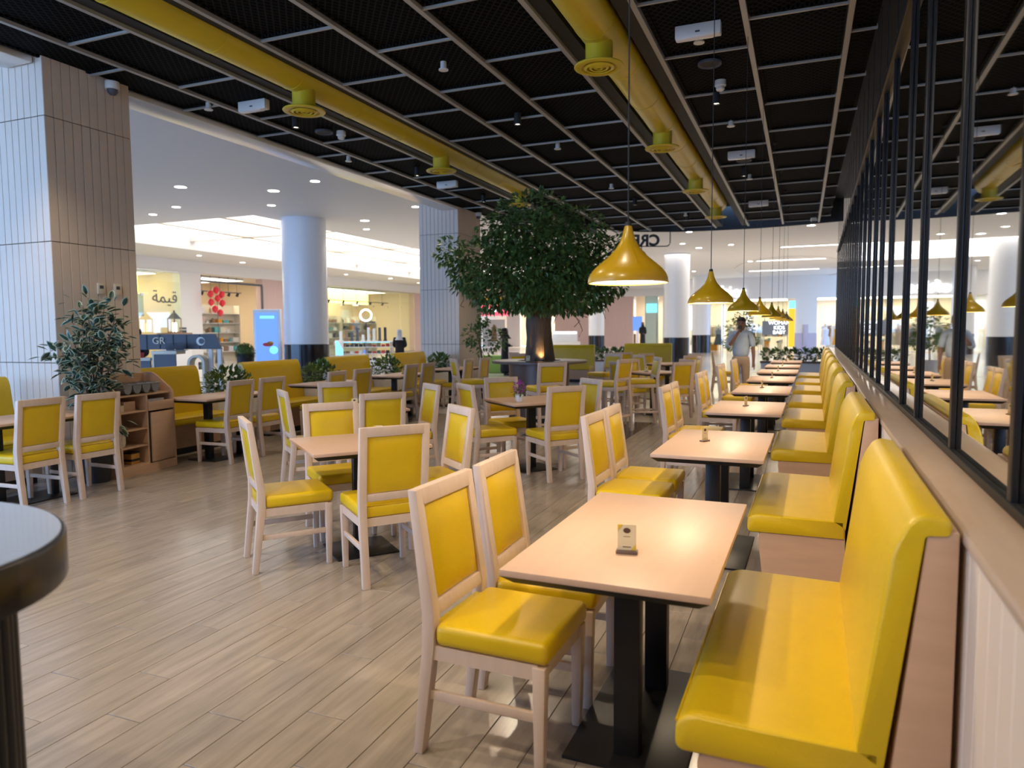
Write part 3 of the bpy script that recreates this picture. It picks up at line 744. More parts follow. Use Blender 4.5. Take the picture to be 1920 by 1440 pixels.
# uplight at the trunk foot
ux, uy = TX+cs(.02, -.30, 0)[0], TY+cs(.02, -.30, 0)[1]
u = thing('uplight', 'small glowing uplight at the foot of the tree trunk', 'lamp', (ux, uy, .975))
obj('housing', MB().lathe([(0, 0), (.05, 0), (.05, .05), (.042, .05), (.042, .035), (0, .035)], 20).mesh('housing', 'black_metal', smooth=True), u)
obj('lens', MB().lathe([(0, .045), (.04, .045), (.04, .038)], 20).mesh('lens', 'warm_glow'), u)
light('SPOT', (ux, uy, 1.04), 9, (1, .62, .25), .03, None, 75, .6, (TX, TY, 1.5))
card(TX+cs(-.2, -.52, 0)[0], TY+cs(-.2, -.52, 0)[1], math.radians(22), 'white card stand on the round planter table').location.z = 1.0
# bar stools with backs around the planter table
def make_stool():
    t = thing('bar_stool', 'bar stool', 'stool'); w, d = .42, .43
    for sx in (-1, 1):
        x = sx*(w/2-.024)
        obj('leg', MB().taper((x, d/2+.0, 0), (.032, .032), (x, d/2-.024, .66), (.044, .044)).mesh('leg', 'chair_wood', bev=.004), t)
        pr = [(-d/2-.06, 0), (-d/2-.025, 0), (-d/2+.035, .66), (-d/2+.034, .75), (-d/2-.02, 1.07), (-d/2-.055, 1.07), (-d/2-.012, .75), (-d/2-.014, .66)]
        obj('leg', MB().prism(pr, x-.022, x+.022, 'x').mesh('leg', 'chair_wood', bev=.004), t)
        obj('stretcher', MB().bb(x-.01, x+.01, -d/2-.01, d/2-.01, .22, .25).mesh('stretcher', 'chair_wood', bev=.003), t)
    obj('footrest', MB().bb(-w/2+.03, w/2-.03, d/2-.025, d/2+.0, .26, .30).mesh('footrest', 'chair_wood', bev=.003), t)
    obj('stretcher', MB().bb(-w/2+.03, w/2-.03, -d/2-.03, -d/2-.01, .22, .25).mesh('cross_stretcher', 'chair_wood', bev=.003), t)
    obj('seat_frame', MB().bb(-w/2+.01, w/2-.01, -d/2+.01, d/2-.012, .61, .665).mesh('seat_frame', 'chair_wood', bev=.003), t)
    obj('seat', MB().bb(-w/2+.002, w/2-.002, -d/2+.035, d/2+.008, .665, .74).mesh('seat', 'leather', bev=.026, seg=4), t)
    for z0, z1 in ((1.015, 1.07), (.76, .80)):
        pr = [(-d/2+.011-.17*(z-.75)+e, z) for z, e in ((z0, -.02), (z0, .02), (z1, .018), (z1, -.018))]
        obj('back_rail', MB().prism(pr, -w/2+.04, w/2-.04, 'x').mesh('back_rail', 'chair_wood', bev=.003), t)
    pr = [(-d/2+.011-.17*(z-.75)+e, z) for z, e in ((.80, -.012), (.80, .03), (1.015, .028), (1.015, -.012))]
    obj('backrest', MB().prism(pr, -w/2+.045, w/2-.045, 'x').mesh('backrest', 'leather', bev=.014, seg=3), t)
    return t
ST = Proto(make_stool())
for x, y, off, lab in ((-4.84, 10.1, -15, 'left of the tree'), (-3.25, 9.2, 20, 'in front of the tree'), (-2.62, 10.3, 15, 'right of the tree'), (-2.3, 11.0, 30, 'farther right of the tree'), (-4.75, 12.2, 0, 'behind the tree'), (-3.3, 12.5, 0, 'behind the tree on its right')):
    f = math.degrees(math.atan2(TY-y, TX-x))+off
    ST.place((x, y, 0), math.radians(f-90), f'yellow padded bar stool at the round planter table, {lab}', 'bar stools at the planter table')

# ================================================================== SERVICE STATION
sv = thing('service_station', 'pale wood service cabinet with open shelves and a bin door', 'cabinet', (-6.72, 5.58, 0), math.radians(90+8))
# local: front looks to -Y, width along X (left = towards camera)
w2, dp, hh = .39, .40, 1.0
side = rnd([(-dp/2, 0), (dp/2, 0), (dp/2, 1.06), (.06, 1.06), (-dp/2+.01, .86)], [0, 0, 0, .08, .05])
for s in (-1, 1): obj('side_panel', MB().prism(side, s*w2-.01, s*w2+.01, 'x').mesh('side_panel', 'pale_wood'), sv)
obj('back_panel', MB().bb(-w2, w2, dp/2-.015, dp/2-.001, .06, 1.05).mesh('back_panel', 'pale_wood'), sv)
obj('plinth', MB().bb(-w2+.01, w2-.01, -dp/2+.002, dp/2-.02, 0, .09).mesh('plinth', 'pale_wood'), sv)
obj('divider', MB().bb(-.02, .0, -dp/2+.01, dp/2-.02, .09, .83).mesh('divider', 'pale_wood'), sv)
for z in (.09, .29, .47, .66): obj('shelf', MB().bb(-w2+.01, -.02, -dp/2+.01, dp/2-.02, z, z+.016).mesh('shelf', 'pale_wood'), sv)
obj('top_shelf', MB().bb(-w2+.01, w2-.01, -dp/2+.04, dp/2-.02, .83, .848).mesh('top_shelf', 'pale_wood'), sv)
dr = obj('door', MB().bb(.03, w2-.015, -dp/2-.004, -dp/2+.014, .10, .64).mesh('door', 'pale_wood', bev=.002), sv)
obj('finger_gap', MB().bb(.0, .028, -dp/2+.012, -dp/2+.02, .10, .64).mesh('finger_gap', 'matt_black'), sv)
obj('drawer_front', MB().bb(.0, w2-.012, -dp/2-.004, -dp/2+.014, .66, .76).mesh('drawer_front', 'pale_wood', bev=.002), sv)
obj('drawer_box', MB().bb(.0, w2-.012, -dp/2+.02, dp/2-.03, .70, .715).mesh('drawer_box', 'pale_wood'), sv)
def on_sv(x, y, z):
    v = Matrix.Rotation(math.radians(98), 3, 'Z') @ Vector((x, y, 0)); return (v.x-6.72, v.y+5.58, z)
ct = thing('cutlery_tray', 'grey plastic cutlery tray with rounded bins on top of the service cabinet', 'tray', on_sv(-.02, -.03, .848), math.radians(98))
obj('rim', MB().bb(-.27, .27, -.12, .12, .10, .112).mesh('rim', 'grey_plastic', bev=.004), ct)
for k in range(4):
    x = -.2+k*.133; pr = [(x+.06*math.cos(a), .10-.095*math.sin(a)) for a in [PI*q/8 for q in range(9)]]
    obj('bin', MB().prism(pr, -.115, .115).mesh('bin', 'grey_plastic', smooth=True), ct)
    for q in range(3):
        obj('cutlery', MB().bb(x-.03+q*.025, x-.018+q*.025, -.09, .09, .112, .12).mesh('cutlery', 'steel'), ct)
nb = [('white_bowl', 'small white box on the top shelf of the service cabinet', 'box', (-.31, -.08, .676), lambda: MB().bb(-.04, .04, -.05, .05, 0, .07), 'cream'),
      ('wooden_block', 'brown wooden box on the top shelf of the service cabinet', 'box', (-.17, -.03, .676), lambda: MB().bb(-.08, .08, -.08, .08, 0, .10), 'pale_wood'),
      ('jar', 'patterned cream jar on the third shelf of the service cabinet', 'jar', (-.3, -.08, .306), lambda: MB().lathe([(0, 0), (.05, 0), (.062, .05), (.06, .1), (.042, .135), (.042, .15), (0, .15)], 20), 'cream'),
      ('dark_bag', 'dark crumpled bag on the second shelf of the service cabinet', 'bag', (-.29, -.02, .486), lambda: MB().lathe([(0, 0), (.07, 0), (.085, .05), (.06, .11), (.03, .13), (0, .12)], 9), 'dark_grey'),
      ('tea_tin', 'gold and black tin on the bottom shelf of the service cabinet', 'tin', (-.14, -.08, .106), lambda: MB().bb(-.06, .06, -.05, .05, 0, .11), 'amber'),
      ('dark_tin', 'black tin at the back of the cabinet bottom shelf', 'tin', (-.28, .0, .106), lambda: MB().bb(-.07, .05, -.05, .05, 0, .12), 'dark_grey'),
      ('napkin_stack', 'folded white napkins in the cabinet drawer top', 'napkins', (.2, -.04, .715), lambda: MB().bb(-.13, .13, -.08, .08, 0, .06), 'white_cloth')]
for nm, lab, cat, p, fn, m in nb:
    o = tag(obj(nm, fn().mesh(nm, m, bev=.004), None, on_sv(*p), math.radians(98)), lab, cat)
    if nm == 'tea_tin': obj('lid', MB().bb(-.062, .062, -.052, .052, .11, .125).mesh('lid', 'black_metal', bev=.003), o); obj('label_band', MB().bb(-.0605, .0605, -.0505, .0505, .03, .055).mesh('label_band', 'black_metal'), o)
    if nm == 'jar': obj('lid', MB().lathe([(0, .15), (.046, .15), (.046, .165), (0, .17)], 20).mesh('lid', 'cream', smooth=True), o)

# ================================================================== VARIEGATED PLANT
vp = thing('potted_ficus', 'tall variegated ficus with white-edged leaves in a black pot', 'potted plant', (-6.6, 5.02, 0))
obj('pot', MB().lathe([(0, 0), (.12, 0), (.15, .30), (.155, .30), (.155, .32), (.135, .32), (.13, .26), (0, .26)], 28).mesh('pot', 'black_pot', smooth=True), vp)
stems = []
for k in range(11):
    a = R.uniform(0, 2*PI); top = Vector((R.uniform(-.24, .24), R.uniform(-.34, .34), R.uniform(1.25, 1.82)))
    if k == 0: top = Vector((-.02, .02, 1.86))
    base = Vector((.03*math.cos(a), .03*math.sin(a), .25)); m1 = base.lerp(top, .45); m1.x *= .35; m1.y *= .35
    pts = [base, m1, m1.lerp(top, .6)+Vector((0, 0, .05)), top]; stems.append(pts)
    obj('stem', MB().tube(pts, [.011, .009, .006, .003], 6).mesh('stem', 'branch', smooth=True), vp)
def vl():
    pts = R.choice(stems); q = R.uniform(.9, 3); i = min(2, int(q)); p = pts[i].lerp(pts[i+1], q-i)
    d = Vector((R.uniform(-1, 1), R.uniform(-1, 1), R.uniform(-.4, .7))); k = (.05+.13*R.random())
    return p+Vector((d.x*k, d.y*k*1.25, d.z*k)), d
o = obj('foliage', leafcloud(620, vl, .112, R, .25, 'foliage', 'variegated_leaf', .22, True), vp); o['kind'] = 'stuff'
o = obj('low_foliage', leafcloud(16, lambda: (Vector((.1+R.uniform(-.05, .1), .12+R.uniform(-.1, .1), R.uniform(.5, .62))), Vector((.3, .4, -.3))), .09, R, .1, 'low_foliage', 'variegated_leaf', .22, True), vp); o['kind'] = 'stuff'
# plant at the far pillar
fp = thing('potted_ficus', 'dark green bushy ficus in a pot against the far pillar', 'potted plant', (-6.56, 14.42, 0)); fp.scale = (1, 1, 1.08)
obj('pot', MB().lathe([(0, 0), (.13, 0), (.16, .32), (.14, .32), (.135, .28), (0, .28)], 24).mesh('pot', 'black_pot', smooth=True), fp)
for k in range(4): obj('stem', MB().tube([(0, 0, .26), (R.uniform(-.05, .05), R.uniform(-.05, .05), .8), (R.uniform(-.2, .2), R.uniform(-.2, .2), 1.35)], [.014, .01, .004], 6).mesh('stem', 'branch'), fp)
FL = [((0, 0, 1.15), (.32, .32, .38)), ((-.22, -.1, 1.3), (.2, .2, .2)), ((.3, .1, 1.2), (.2, .2, .22)), ((0, 0, 1.65), (.12, .12, .2))]
o = obj('foliage', leafcloud(520, lambda: blob(*R.choice(FL), .6), .095, R, .1), fp); o['kind'] = 'stuff'

# ================================================================== FOREGROUND COUNTER
out = [(-1.95, 1.10), (-1.8, 1.115), (-1.7, 1.115), (-1.59, 1.095), (-1.485, 1.05), (-1.41, 1.0), (-1.35, .94), (-1.305, .865), (-1.28, .78), (-1.285, .68), (-1.33, .58), (-1.42, .5), (-1.56, .44), (-1.75, .41), (-2.0, .40), (-2.6, .40), (-2.6, 1.10)]
ctr = thing('round_counter', 'counter end with glossy dark top, thick black rim and fluted black body', 'counter', (0, 0, 0))
c0 = Vector((-1.75, .76))
def inset(k): return [tuple(c0+(Vector(p)-c0)*k) for p in out]
obj('rim', MB().prism(rnd(out, .06, 3), 1.0, 1.092, 'z').mesh('rim', 'counter_edge', bev=.006, smooth=True), ctr)
obj('top_surface', MB().prism(rnd(inset(.975), .06, 3), 1.092, 1.0945, 'z').mesh('top_surface', 'counter_top'), ctr)
body = inset(.72)
obj('body', MB().prism(body, 0, 1.0, 'z').mesh('body', 'matt_black'), ctr)
dense = []
for a, b_ in zip(body, body[1:]+body[:1]):
    L = (Vector(b_)-Vector(a)).length; n = max(1, int(L/.03))
    for k in range(n): dense.append(Vector(a).lerp(Vector(b_), k/n))
fm = MB().lathe([(.014, 0), (.014, .998)], 10).mesh('flute', 'black_metal', smooth=True)
for p in dense: obj('flute', fm, ctr, (p.x, p.y, .001))

# ================================================================== MALL SHELL
MZ = 4.9
mc = struct(obj('ceiling', MB().bb(-14.9, -7.3, -8, 70, MZ, MZ+.1).mesh('mall_ceiling', 'mall_white')))
obj('ceiling_slab', MB().bb(-33, -23.3, -8, 70, MZ, MZ+.1).mesh('ceiling_slab', 'mall_white'), mc)
obj('ceiling_slab', MB().bb(-23.3, -14.9, -8, 16.7, MZ, MZ+.1).mesh('ceiling_slab', 'mall_white'), mc)
obj('ceiling_slab', MB().bb(-23.3, -14.9, 46, 70, MZ, MZ+.1).mesh('ceiling_slab', 'mall_white'), mc)
obj('ceiling_slab', MB().bb(-7.3, 8, 20.45, 70, MZ, MZ+.1).mesh('ceiling_slab', 'mall_white'), mc)
obj('ceiling_slab', MB().bb(-7.3, -5.3, 16.5, 20.45, MZ, MZ+.1).mesh('ceiling_slab', 'mall_white'), mc)
cw = MB(); cw.bb(-23.4, -23.3, 16.6, 46.1, MZ+.1, 5.6); cw.bb(-14.9, -14.8, 16.6, 46.1, MZ+.1, 5.6); cw.bb(-23.3, -14.9, 16.6, 16.7, MZ+.1, 5.6); cw.bb(-23.3, -14.9, 46, 46.1, MZ+.1, 5.6)
obj('coffer_side', cw.mesh('coffer_side', 'mall_white'), mc)
obj('coffer_bed', MB().bb(-23.4, -14.8, 16.6, 46.1, 5.56, 5.62).mesh('coffer_bed', 'mall_white'), mc)
xs = [-23.3, -20.4, -17.6, -14.9]; ys = [16.7, 22.5, 28.4, 34.2, 40, 46]
for a, b_ in zip(xs, xs[1:]):
    for c, d in zip(ys, ys[1:]):
        obj('luminous_panel', MB().bb(a+.05, b_-.05, c+.05, d-.05, 5.4, 5.44).mesh('luminous_panel', 'coffer_glow'), mc)
for x in xs[1:-1]: obj('coffer_beam', MB().bb(x-.12, x+.12, 16.7, 46, 5.22, 5.4).mesh('coffer_beam', 'fascia'), mc)
for y in ys[1:-1]: obj('coffer_beam', MB().bb(-23.3, -14.9, y-.12, y+.12, 5.22, 5.4).mesh('coffer_beam', 'fascia'), mc)
# recessed downlights
dl_r = MB().lathe([(.10, 0), (.14, -.006), (.145, .004), (.11, .02)], 24, cap=False).mesh('trim_ring', 'white_plastic', smooth=True)
dl_l = MB().lathe([(0, -.002), (.105, -.002), (.105, .01)], 24).mesh('lens', 'lamp_glow')
DL = [(-11.9, 14.05), (-13.3, 15.6), (-10.3, 13.55), (-13.55, 12.8), (-15.8, 14.75), (-17.4, 15.4), (-12.55, 18.9), (-13.55, 20.5), (-9.9, 17.4), (-19, 14.2), (-3.75, 25.8), (-4.5, 29.2), (-4.1, 31), (-2.75, 30.4), (-6, 43.3), (.2, 25.9),
      (-24.6, 20.5), (-24.8, 24.3), (-25.4, 27.6), (-24.6, 31.5), (-25.3, 36), (-24.7, 40), (-25.2, 44.5), (-24.6, 49), (-12, 30), (-10, 36), (-12.6, 42), (-8.5, 30), (-9, 40), (-7.5, 48), (-11, 52), (-14, 56), (-9.8, 24.5), (-12, 24)]
DLR = {}
for a_, b_ in ((0, 10), (10, 16), (16, 24), (24, 99)):
    for r_, (k_, q_) in enumerate(sorted(list(enumerate(DL))[a_:b_], key=lambda e: (e[1][0]*cr+e[1][1]*sr)/(e[1][1]*cr-e[1][0]*sr))): DLR[k_] = r_
for k, (x, y) in enumerate(DL):
    where = 'over the walkway left of the booths' if k < 10 else 'beyond the black ceiling' if k < 16 else 'along the shop fronts on the left' if k < 24 else 'in the far part of the hall'
    t = thing('downlight', f'{nth(DLR[k])} downlight from the left in the hall ceiling {where}', 'downlight', (x, y, MZ), group='hall downlights '+where)
    t.scale = (1.25, 1.25, 1) if k % 3 == 0 else (1, 1, 1)
    obj('trim_ring', dl_r, t); obj('lens', dl_l, t)
light('AREA', (-10.5, 26, MZ-.05), 160, (1, .95, .88), 6)
light('AREA', (-2.0, 36, MZ-.05), 420, (1, .92, .84), 8)
light('AREA', (-12, 50, MZ-.05), 360, (1, .93, .86), 8)
# linear lights and oval recess in the far ceiling
for x0, x1, y, lab in ((-.9, 1.4, 31.9, 'nearest'), (-2.6, 1.1, 37.9, 'second'), (-2.95, .8, 44.3, 'third'), (.8, 2.5, 57.5, 'farthest')):
    t = thing('linear_light', f'thin white linear light in the far hall ceiling, {lab}', 'light', ((x0+x1)/2, y, MZ-.002), group='linear lights in the far ceiling')
    obj('profile', MB().bb(-(x1-x0)/2-.02, (x1-x0)/2+.02, -.07, .07, -.03, .0).mesh('profile', 'white_plastic'), t)
    obj('diffuser', MB().bb(-(x1-x0)/2, (x1-x0)/2, -.055, .055, -.036, -.029).mesh('diffuser', 'lamp_glow'), t)
ov = MB(); ov.lathe([(3.0, 0), (3.0, -.04), (3.08, -.05), (3.12, -.04), (3.12, 0)], 48, cap=False)
o = struct(obj('trim_3', ov.mesh('oval_ceiling_rim', 'mall_white', smooth=True), None, (-.6, 44.5, MZ))); o.scale = (1, 2.6, 1)
# round columns
def column(x, y, r, lab):
    t = thing('round_column', lab, 'column', (x, y, 0), group='round white hall columns')
    obj('shaft', MB().lathe([(r, 1.13), (r, MZ)], 48, cap=False).mesh('shaft', 'mall_column', smooth=True), t)
    obj('base_cladding', MB().lathe([(r+.012, 0), (r+.012, 1.12), (r, 1.13)], 48, cap=False).mesh('base_cladding', 'mall_base', smooth=True), t)
    obj('seam', MB().bb(-.006, .006, -r-.016, -r-.011, .01, 1.12).mesh('seam', 'steel'), t, rz=math.radians(-20))
column(-14.06, 17.88, .66, 'big glossy white round column with black base left of the far pillar')
column(-5.32, 33.0, .57, 'white round column with black base right behind the large pendant')
column(-5.98, 46.9, .57, 'white round column half hidden behind the second pendant')
column(-12.65, 46.0, .52, 'white round column just right of the tree crown')
column(-14.2, 62.0, .68, 'thin far white column between two others right of the tree')
# ---- left shop fronts (plane X = -27)
FX = -27
struct(obj('wall_left', MB().bb(FX-.3, FX, 6, 58, 4.35, 4.9).mesh('shop_header', 'mall_white')))
struct(obj('wall_left', MB().bb(FX-.4, FX+.05, 25.2, 26.45, 0, 4.35).mesh('shop_pier', 'mall_white')))
struct(obj('wall_left', MB().bb(FX-.4, FX+.02, 30.7, 36.3, 0, 4.35).mesh('shop_pier', 'pinkish')))
struct(obj('wall_left', MB().bb(FX-.4, FX+.05, 46.9, 58, 0, 4.35).mesh('shop_pier', 'pinkish')))
struct(obj('wall_left', MB().bb(FX-.4, FX, 6, 21, 0, 4.35).mesh('shop_pier', 'mall_white')))
struct(obj('wall_shop_back', MB().bb(FX-5.2, FX-5, 6, 58, 0, 4.9).mesh('shop_back', 'shop_wall')))
for y in (20.9, 25.8, 33, 47.2): struct(obj('wall_shop_side', MB().bb(FX-5, FX-.4, y-.1, y+.1, 0, 4.5).mesh('shop_side', 'shop_wall')))
struct(obj('ceiling', MB().bb(FX-5, FX-.3, 6, 58, 4.36, 4.5).mesh('shop_ceiling', 'mall_white')))
def shoplight(x0, x1, y0, y1, z, lab, m='shop_glow'):
    t = thing('light_panel', lab, 'light', ((x0+x1)/2, (y0+y1)/2, z))
    a, b_ = (x1-x0)/2, (y1-y0)/2
    obj('frame', MB().bb(-a-.03, a+.03, -b_-.03, b_+.03, -.02, .05).mesh('frame', 'white_plastic'), t)
    obj('diffuser', MB().bb(-a, a, -b_, b_, -.03, -.018).mesh('diffuser', m), t)
shoplight(FX-4.4, FX-1, 21.6, 24.8, 4.28, 'bright panel light inside the glass shop at far left', 'warm_glow')
shoplight(FX-4.4, FX-1, 26.8, 30.4, 4.28, 'bright panel light inside the open shop with shelves', 'warm_glow')
shoplight(FX-4.4, FX-1, 37.2, 44.6, 4.28, 'bright panel light inside the yellow lit gadget shop', 'warm_glow')
# yellow cove bands
for y0, y1, nm in ((21.2, 25.1, 'glass shop'), (36.5, 44.7, 'gadget shop')):
    t = thing('cove_band', f'yellow glowing cove band high inside the {nm}', 'light', (FX-2.6, (y0+y1)/2, 3.55)); h = (y1-y0)/2
    obj('panel', MB().bb(0, .06, -h, h, -.1, .75).mesh('panel', 'yellow_cove'), t)
    obj('lip', MB().bb(-.02, .2, -h, h, -.14, -.1).mesh('lip', 'mall_white'), t)
def glasswall(x, y0, y1, n, lab, z1=4.33):
    t = thing('shop_window', lab, 'window', (x, y0, 0)); w = (y1-y0)/n
    for k in range(n):
        obj('pane', MB().bb(-.006, .006, k*w+.006, (k+1)*w-.006, .06, z1-.05).mesh('pane', 'glass'), t)
        for z in (3.2,):
            obj('patch_fitting', MB().bb(-.03, .03, k*w-.06, k*w+.06, z-.05, z+.05).mesh('patch_fitting', 'steel'), t)
    obj('sill', MB().bb(-.03, .03, 0, y1-y0, 0, .06).mesh('sill', 'steel'), t); obj('head', MB().bb(-.03, .03, 0, y1-y0, z1-.05, z1).mesh('head', 'steel'), t)
    return t
glasswall(FX+.02, 21.0, 25.2, 2, 'frameless glass shop front at far left with Arabic lettering')
glasswall(FX+.02, 36.3, 44.9, 5, 'glass shop front of the yellow lit gadget shop')
glasswall(FX+.03, 44.95, 46.85, 1, 'greenish glass pane at the right end of the gadget shop')
def text(s, size, m, loc, rot, name, label=None, ext=.01, parent=None, align='CENTER', bold=0):
    c = bpy.data.curves.new(name, 'FONT'); c.body = s; c.size = size; c.extrude = ext; c.align_x = align; c.align_y = 'CENTER'; c.offset = bold
    o = bpy.data.objects.new(name, c); COL.objects.link(o)
    dg = bpy.context.evaluated_depsgraph_get(); me = bpy.data.meshes.new_from_object(o.evaluated_get(dg)); bpy.data.objects.remove(o)
    me.materials.clear(); me.materials.append(MT[m])
    o = obj(name, me, parent, loc, rot=rot)
    if label: tag(o, label, 'sign')
    return o
text('\ufe94\ufee4\ufef4\ufed7', .75, 'dark_grey', (FX+.06, 24.3, 3.1), (PI/2, 0, PI/2), 'arabic_sign', 'grey Arabic lettering on the glass shop front at far left')
struct(obj('wall_shop_panel', MB().bb(FX-2.2, FX-2.1, 21.2, 25.0, 2.3, 3.35).mesh('grey_panel', 'shop_green')))
# lantern on a plinth
pl = thing('plinth', 'terracotta plinth carrying a lantern in the glass shop', 'plinth', (FX+.9, 24.0, 0))
obj('block', MB().bb(-.4, .4, -.55, .55, 0, 1.40).mesh('block', 'mall_white', bev=.02), pl); obj('slab', MB().bb(-.42, .42, -.6, .6, 1.40, 1.5).mesh('slab', 'brown_box', bev=.01), pl)
ln = thing('lantern', 'tall metal lantern with glowing candle on the plinth', 'lantern', (FX+.9, 24.0, 1.5))
obj('base', MB().bb(-.22, .22, -.22, .22, 0, .05).mesh('base', 'brown_box', bev=.01), ln)
for a in (-1, 1):
    for b_ in (-1, 1): obj('corner_post', MB().bb(a*.19-.015, a*.19+.015, b_*.19-.015, b_*.19+.015, .05, .62).mesh('corner_post', 'brown_box'), ln)
obj('roof', MB().lathe([(.31, .62), (.24, .68), (.12, .84), (.05, .9), (.03, 1.0), (0, 1.02)], 4).mesh('roof', 'dark_grey'), ln, rz=PI/4)
obj('candle', MB().lathe([(0, .05), (.09, .05), (.09, .45), (0, .45)], 16).mesh('candle', 'warm_glow'), ln)
rk = thing('bottle_rack', 'dark square rack behind the lantern in the glass shop', 'rack', (FX+.6, 24.75, 1.0))
obj('backing', MB().bb(-.02, .0, -.2, .2, 0, .75).mesh('backing', 'dark_grey'), rk)
for k in range(4): obj('shelf', MB().bb(0, .12, -.2, .2, .02+k*.2, .05+k*.2).mesh('shelf', 'white_plastic'), rk)
# shelf units with goods
GM = ['brown_box', 'cream', 'teal_box', 'white_cloth', 'dark_grey', 'orange_paper', 'red_paper', 'grey_plastic', 'white_plastic', 'pinkish']
def shelving(x, y0, y1, zs, lab, tone, goods='boxed goods'):
    t = thing('shelf_unit', lab, 'shelf', (x, (y0+y1)/2, 0)); h = (y1-y0)/2
    obj('back', MB().bb(-.22, -.2, -h, h, 0, zs[-1]+.45).mesh('back', 'cream'), t)
    for s in (-1, 1): obj('upright', MB().bb(-.2, .2, s*h-.02, s*h+.02, 0, zs[-1]+.45).mesh('upright', 'cream'), t)
    for z in zs:
        obj('shelf', MB().bb(-.2, .2, -h, h, z-.03, z).mesh('shelf', 'white_plastic'), t)
        y = y0+.12; n_ = 0
        while y < y1-.35:
            w = R.uniform(.16, .42); hh = R.uniform(.12, .33)
            if R.random() < .82:
                m = R.choice(tone); kk = R.random()
                me = MB().bb(-.12, .12, 0, w, 0, hh).mesh('goods_box', m, bev=.01, seg=1) if kk < .7 else MB().lathe([(0, 0), (w*.3, 0), (w*.3, hh*.7), (w*.12, hh*.85), (w*.12, hh), (0, hh)], 10).mesh('goods_bottle', m, smooth=True)
                tag(obj('goods_box' if kk < .7 else 'goods_bottle', me, None, (x, y+(0 if kk < .7 else w/2), z)), f'{m.split(chr(95))[0]} {"box" if kk < .7 else "bottle"}, {nth(n_)} from left, {nth(len(zs)-1-zs.index(z))} shelf down, {lab}', 'goods', f'{goods} on the {lab}'[:80]); n_ += 1
            y += w+R.uniform(.03, .1)
shelving(FX-1.6, 26.7, 30.5, [.5, 1.0, 1.5, 2.0, 2.5], 'cream shelf wall in the open shop', ['brown_box', 'cream', 'white_cloth', 'pinkish', 'brown_box', 'orange_paper', 'teal_box', 'white_plastic'])
shelving(FX-2.0, 36.6, 40.2, [.6, 1.1, 1.6, 2.1], 'left shelf wall of the gadget shop', ['dark_grey', 'cream', 'teal_box', 'white_plastic', 'brown_box', 'pinkish', 'dark_grey'], 'packages')
shelving(FX-2.0, 40.4, 44.6, [.6, 1.1, 1.6, 2.1], 'right shelf wall of the gadget shop', ['dark_grey', 'grey_plastic', 'dark_grey', 'white_plastic', 'brown_box', 'orange_paper'], 'packages')
# dark header frame of the open shop
hf = thing('entrance_frame', 'thin dark frame around the open shop entrance', 'frame', (FX+.05, 28.6, 0))
obj('head', MB().bb(-.05, .05, -2.1, 2.05, 3.95, 4.05).mesh('head', 'dark_grey'), hf); obj('jamb', MB().bb(-.05, .05, 2.0, 2.08, 0, 3.95).mesh('jamb', 'dark_grey'), hf)
# track with spot heads in both lit shops
for y0, y1, xx, zz, nm in ((27, 30, FX-.8, 3.55, 'open shop'), (36.8, 44.6, FX-.8, 3.5, 'gadget shop')):
    t = thing('track_light', f'dark ceiling track with spot heads in the {nm}', 'track light', (xx, (y0+y1)/2, zz)); h = (y1-y0)/2
    obj('track', MB().bb(-.03, .03, -h, h, 0, .05).mesh('track', 'dark_grey'), t)
    for k in range(5):
        yy = -h+(k+.5)*2*h/5
        obj('drop_rod', MB().tube([(0, yy, .03), (0, yy, .84)], .012, 6).mesh('drop_rod', 'dark_grey'), t)
        q = obj('spot_head', MB().lathe([(0, .12), (.06, .12), (.075, -.06), (.06, -.06), (0, -.04)], 12).mesh('spot_head', 'matt_black', smooth=True), t, (.02, yy, -.1), rot=(0, .5, 0))
# balloons
bm = MB(); nseg = 10
bal = MB().lathe([(0, -.20), (.02, -.19), (.11, -.11), (.155, 0), (.12, .11), (.05, .16), (0, .17)], 14).mesh('balloon', 'red_balloon', smooth=True)
kn = MB().lathe([(0, -.2), (.025, -.225), (0, -.225)], 8).mesh('knot', 'red_balloon')
for k, (dy, dz) in enumerate(((-.38, .42), (-.02, .62), (.34, .42), (-.36, .02), (.06, .22), (.36, .0), (-.12, -.3), (.2, -.48))):
    o = tag(obj('balloon', bal, None, (FX+.5, 26.95+dy, 2.95+dz)), f'red balloon, {nth(k)} in the cluster at the open shop entrance counting down', 'balloon', 'red balloons at the open shop')
    obj('knot', kn, o)
bs_ = tag(obj('balloon_weight', MB().lathe([(0, 0), (.22, 0), (.05, 1.1), (.02, 1.6), (0, 1.6)], 16).mesh('balloon_weight', 'dark_grey', smooth=True), None, (FX+.5, 27.0, 0)), 'dark cone stand carrying the red balloon cluster', 'stand')
obj('pole', MB().tube([(0, 0, 1.6), (0, 0, 3.3)], .012, 6).mesh('pole', 'dark_grey'), bs_)
# advertising totem
sc = thing('advertising_totem', 'freestanding advertising screen glowing blue, left of the round column', 'screen', (-15.3, 17.6, 0), math.radians(22))
obj('frame', MB().bb(-.42, .42, -.08, .08, .0, 2.2).mesh('frame', 'mall_column', bev=.02), sc)
s2 = obj('screen', MB().bb(-.34, .34, -.095, -.081, .35, 2.1).mesh('screen', 'screen_blue'), sc)
obj('headline', MB().bb(-.2, .24, -.099, -.096, 1.92, 2.0).mesh('headline', 'cyan_sign'), s2)
for x, z, a, b_, m in ((.02, 1.12, .16, .06, 'red_paper'), (.1, 1.16, .10, .06, 'orange_paper'), (-.15, .98, .12, .05, 'screen_blue'), (.2, .95, .13, .12, 'cyan_sign')):
    obj('picture_patch', MB().lathe([(0, 0), (a, 0), (a, .002), (0, .002)], 18).mesh('picture_patch', m), s2, (x, -.096, z), rot=(PI/2, 0, 0)).scale = (1, b_/a, 1)
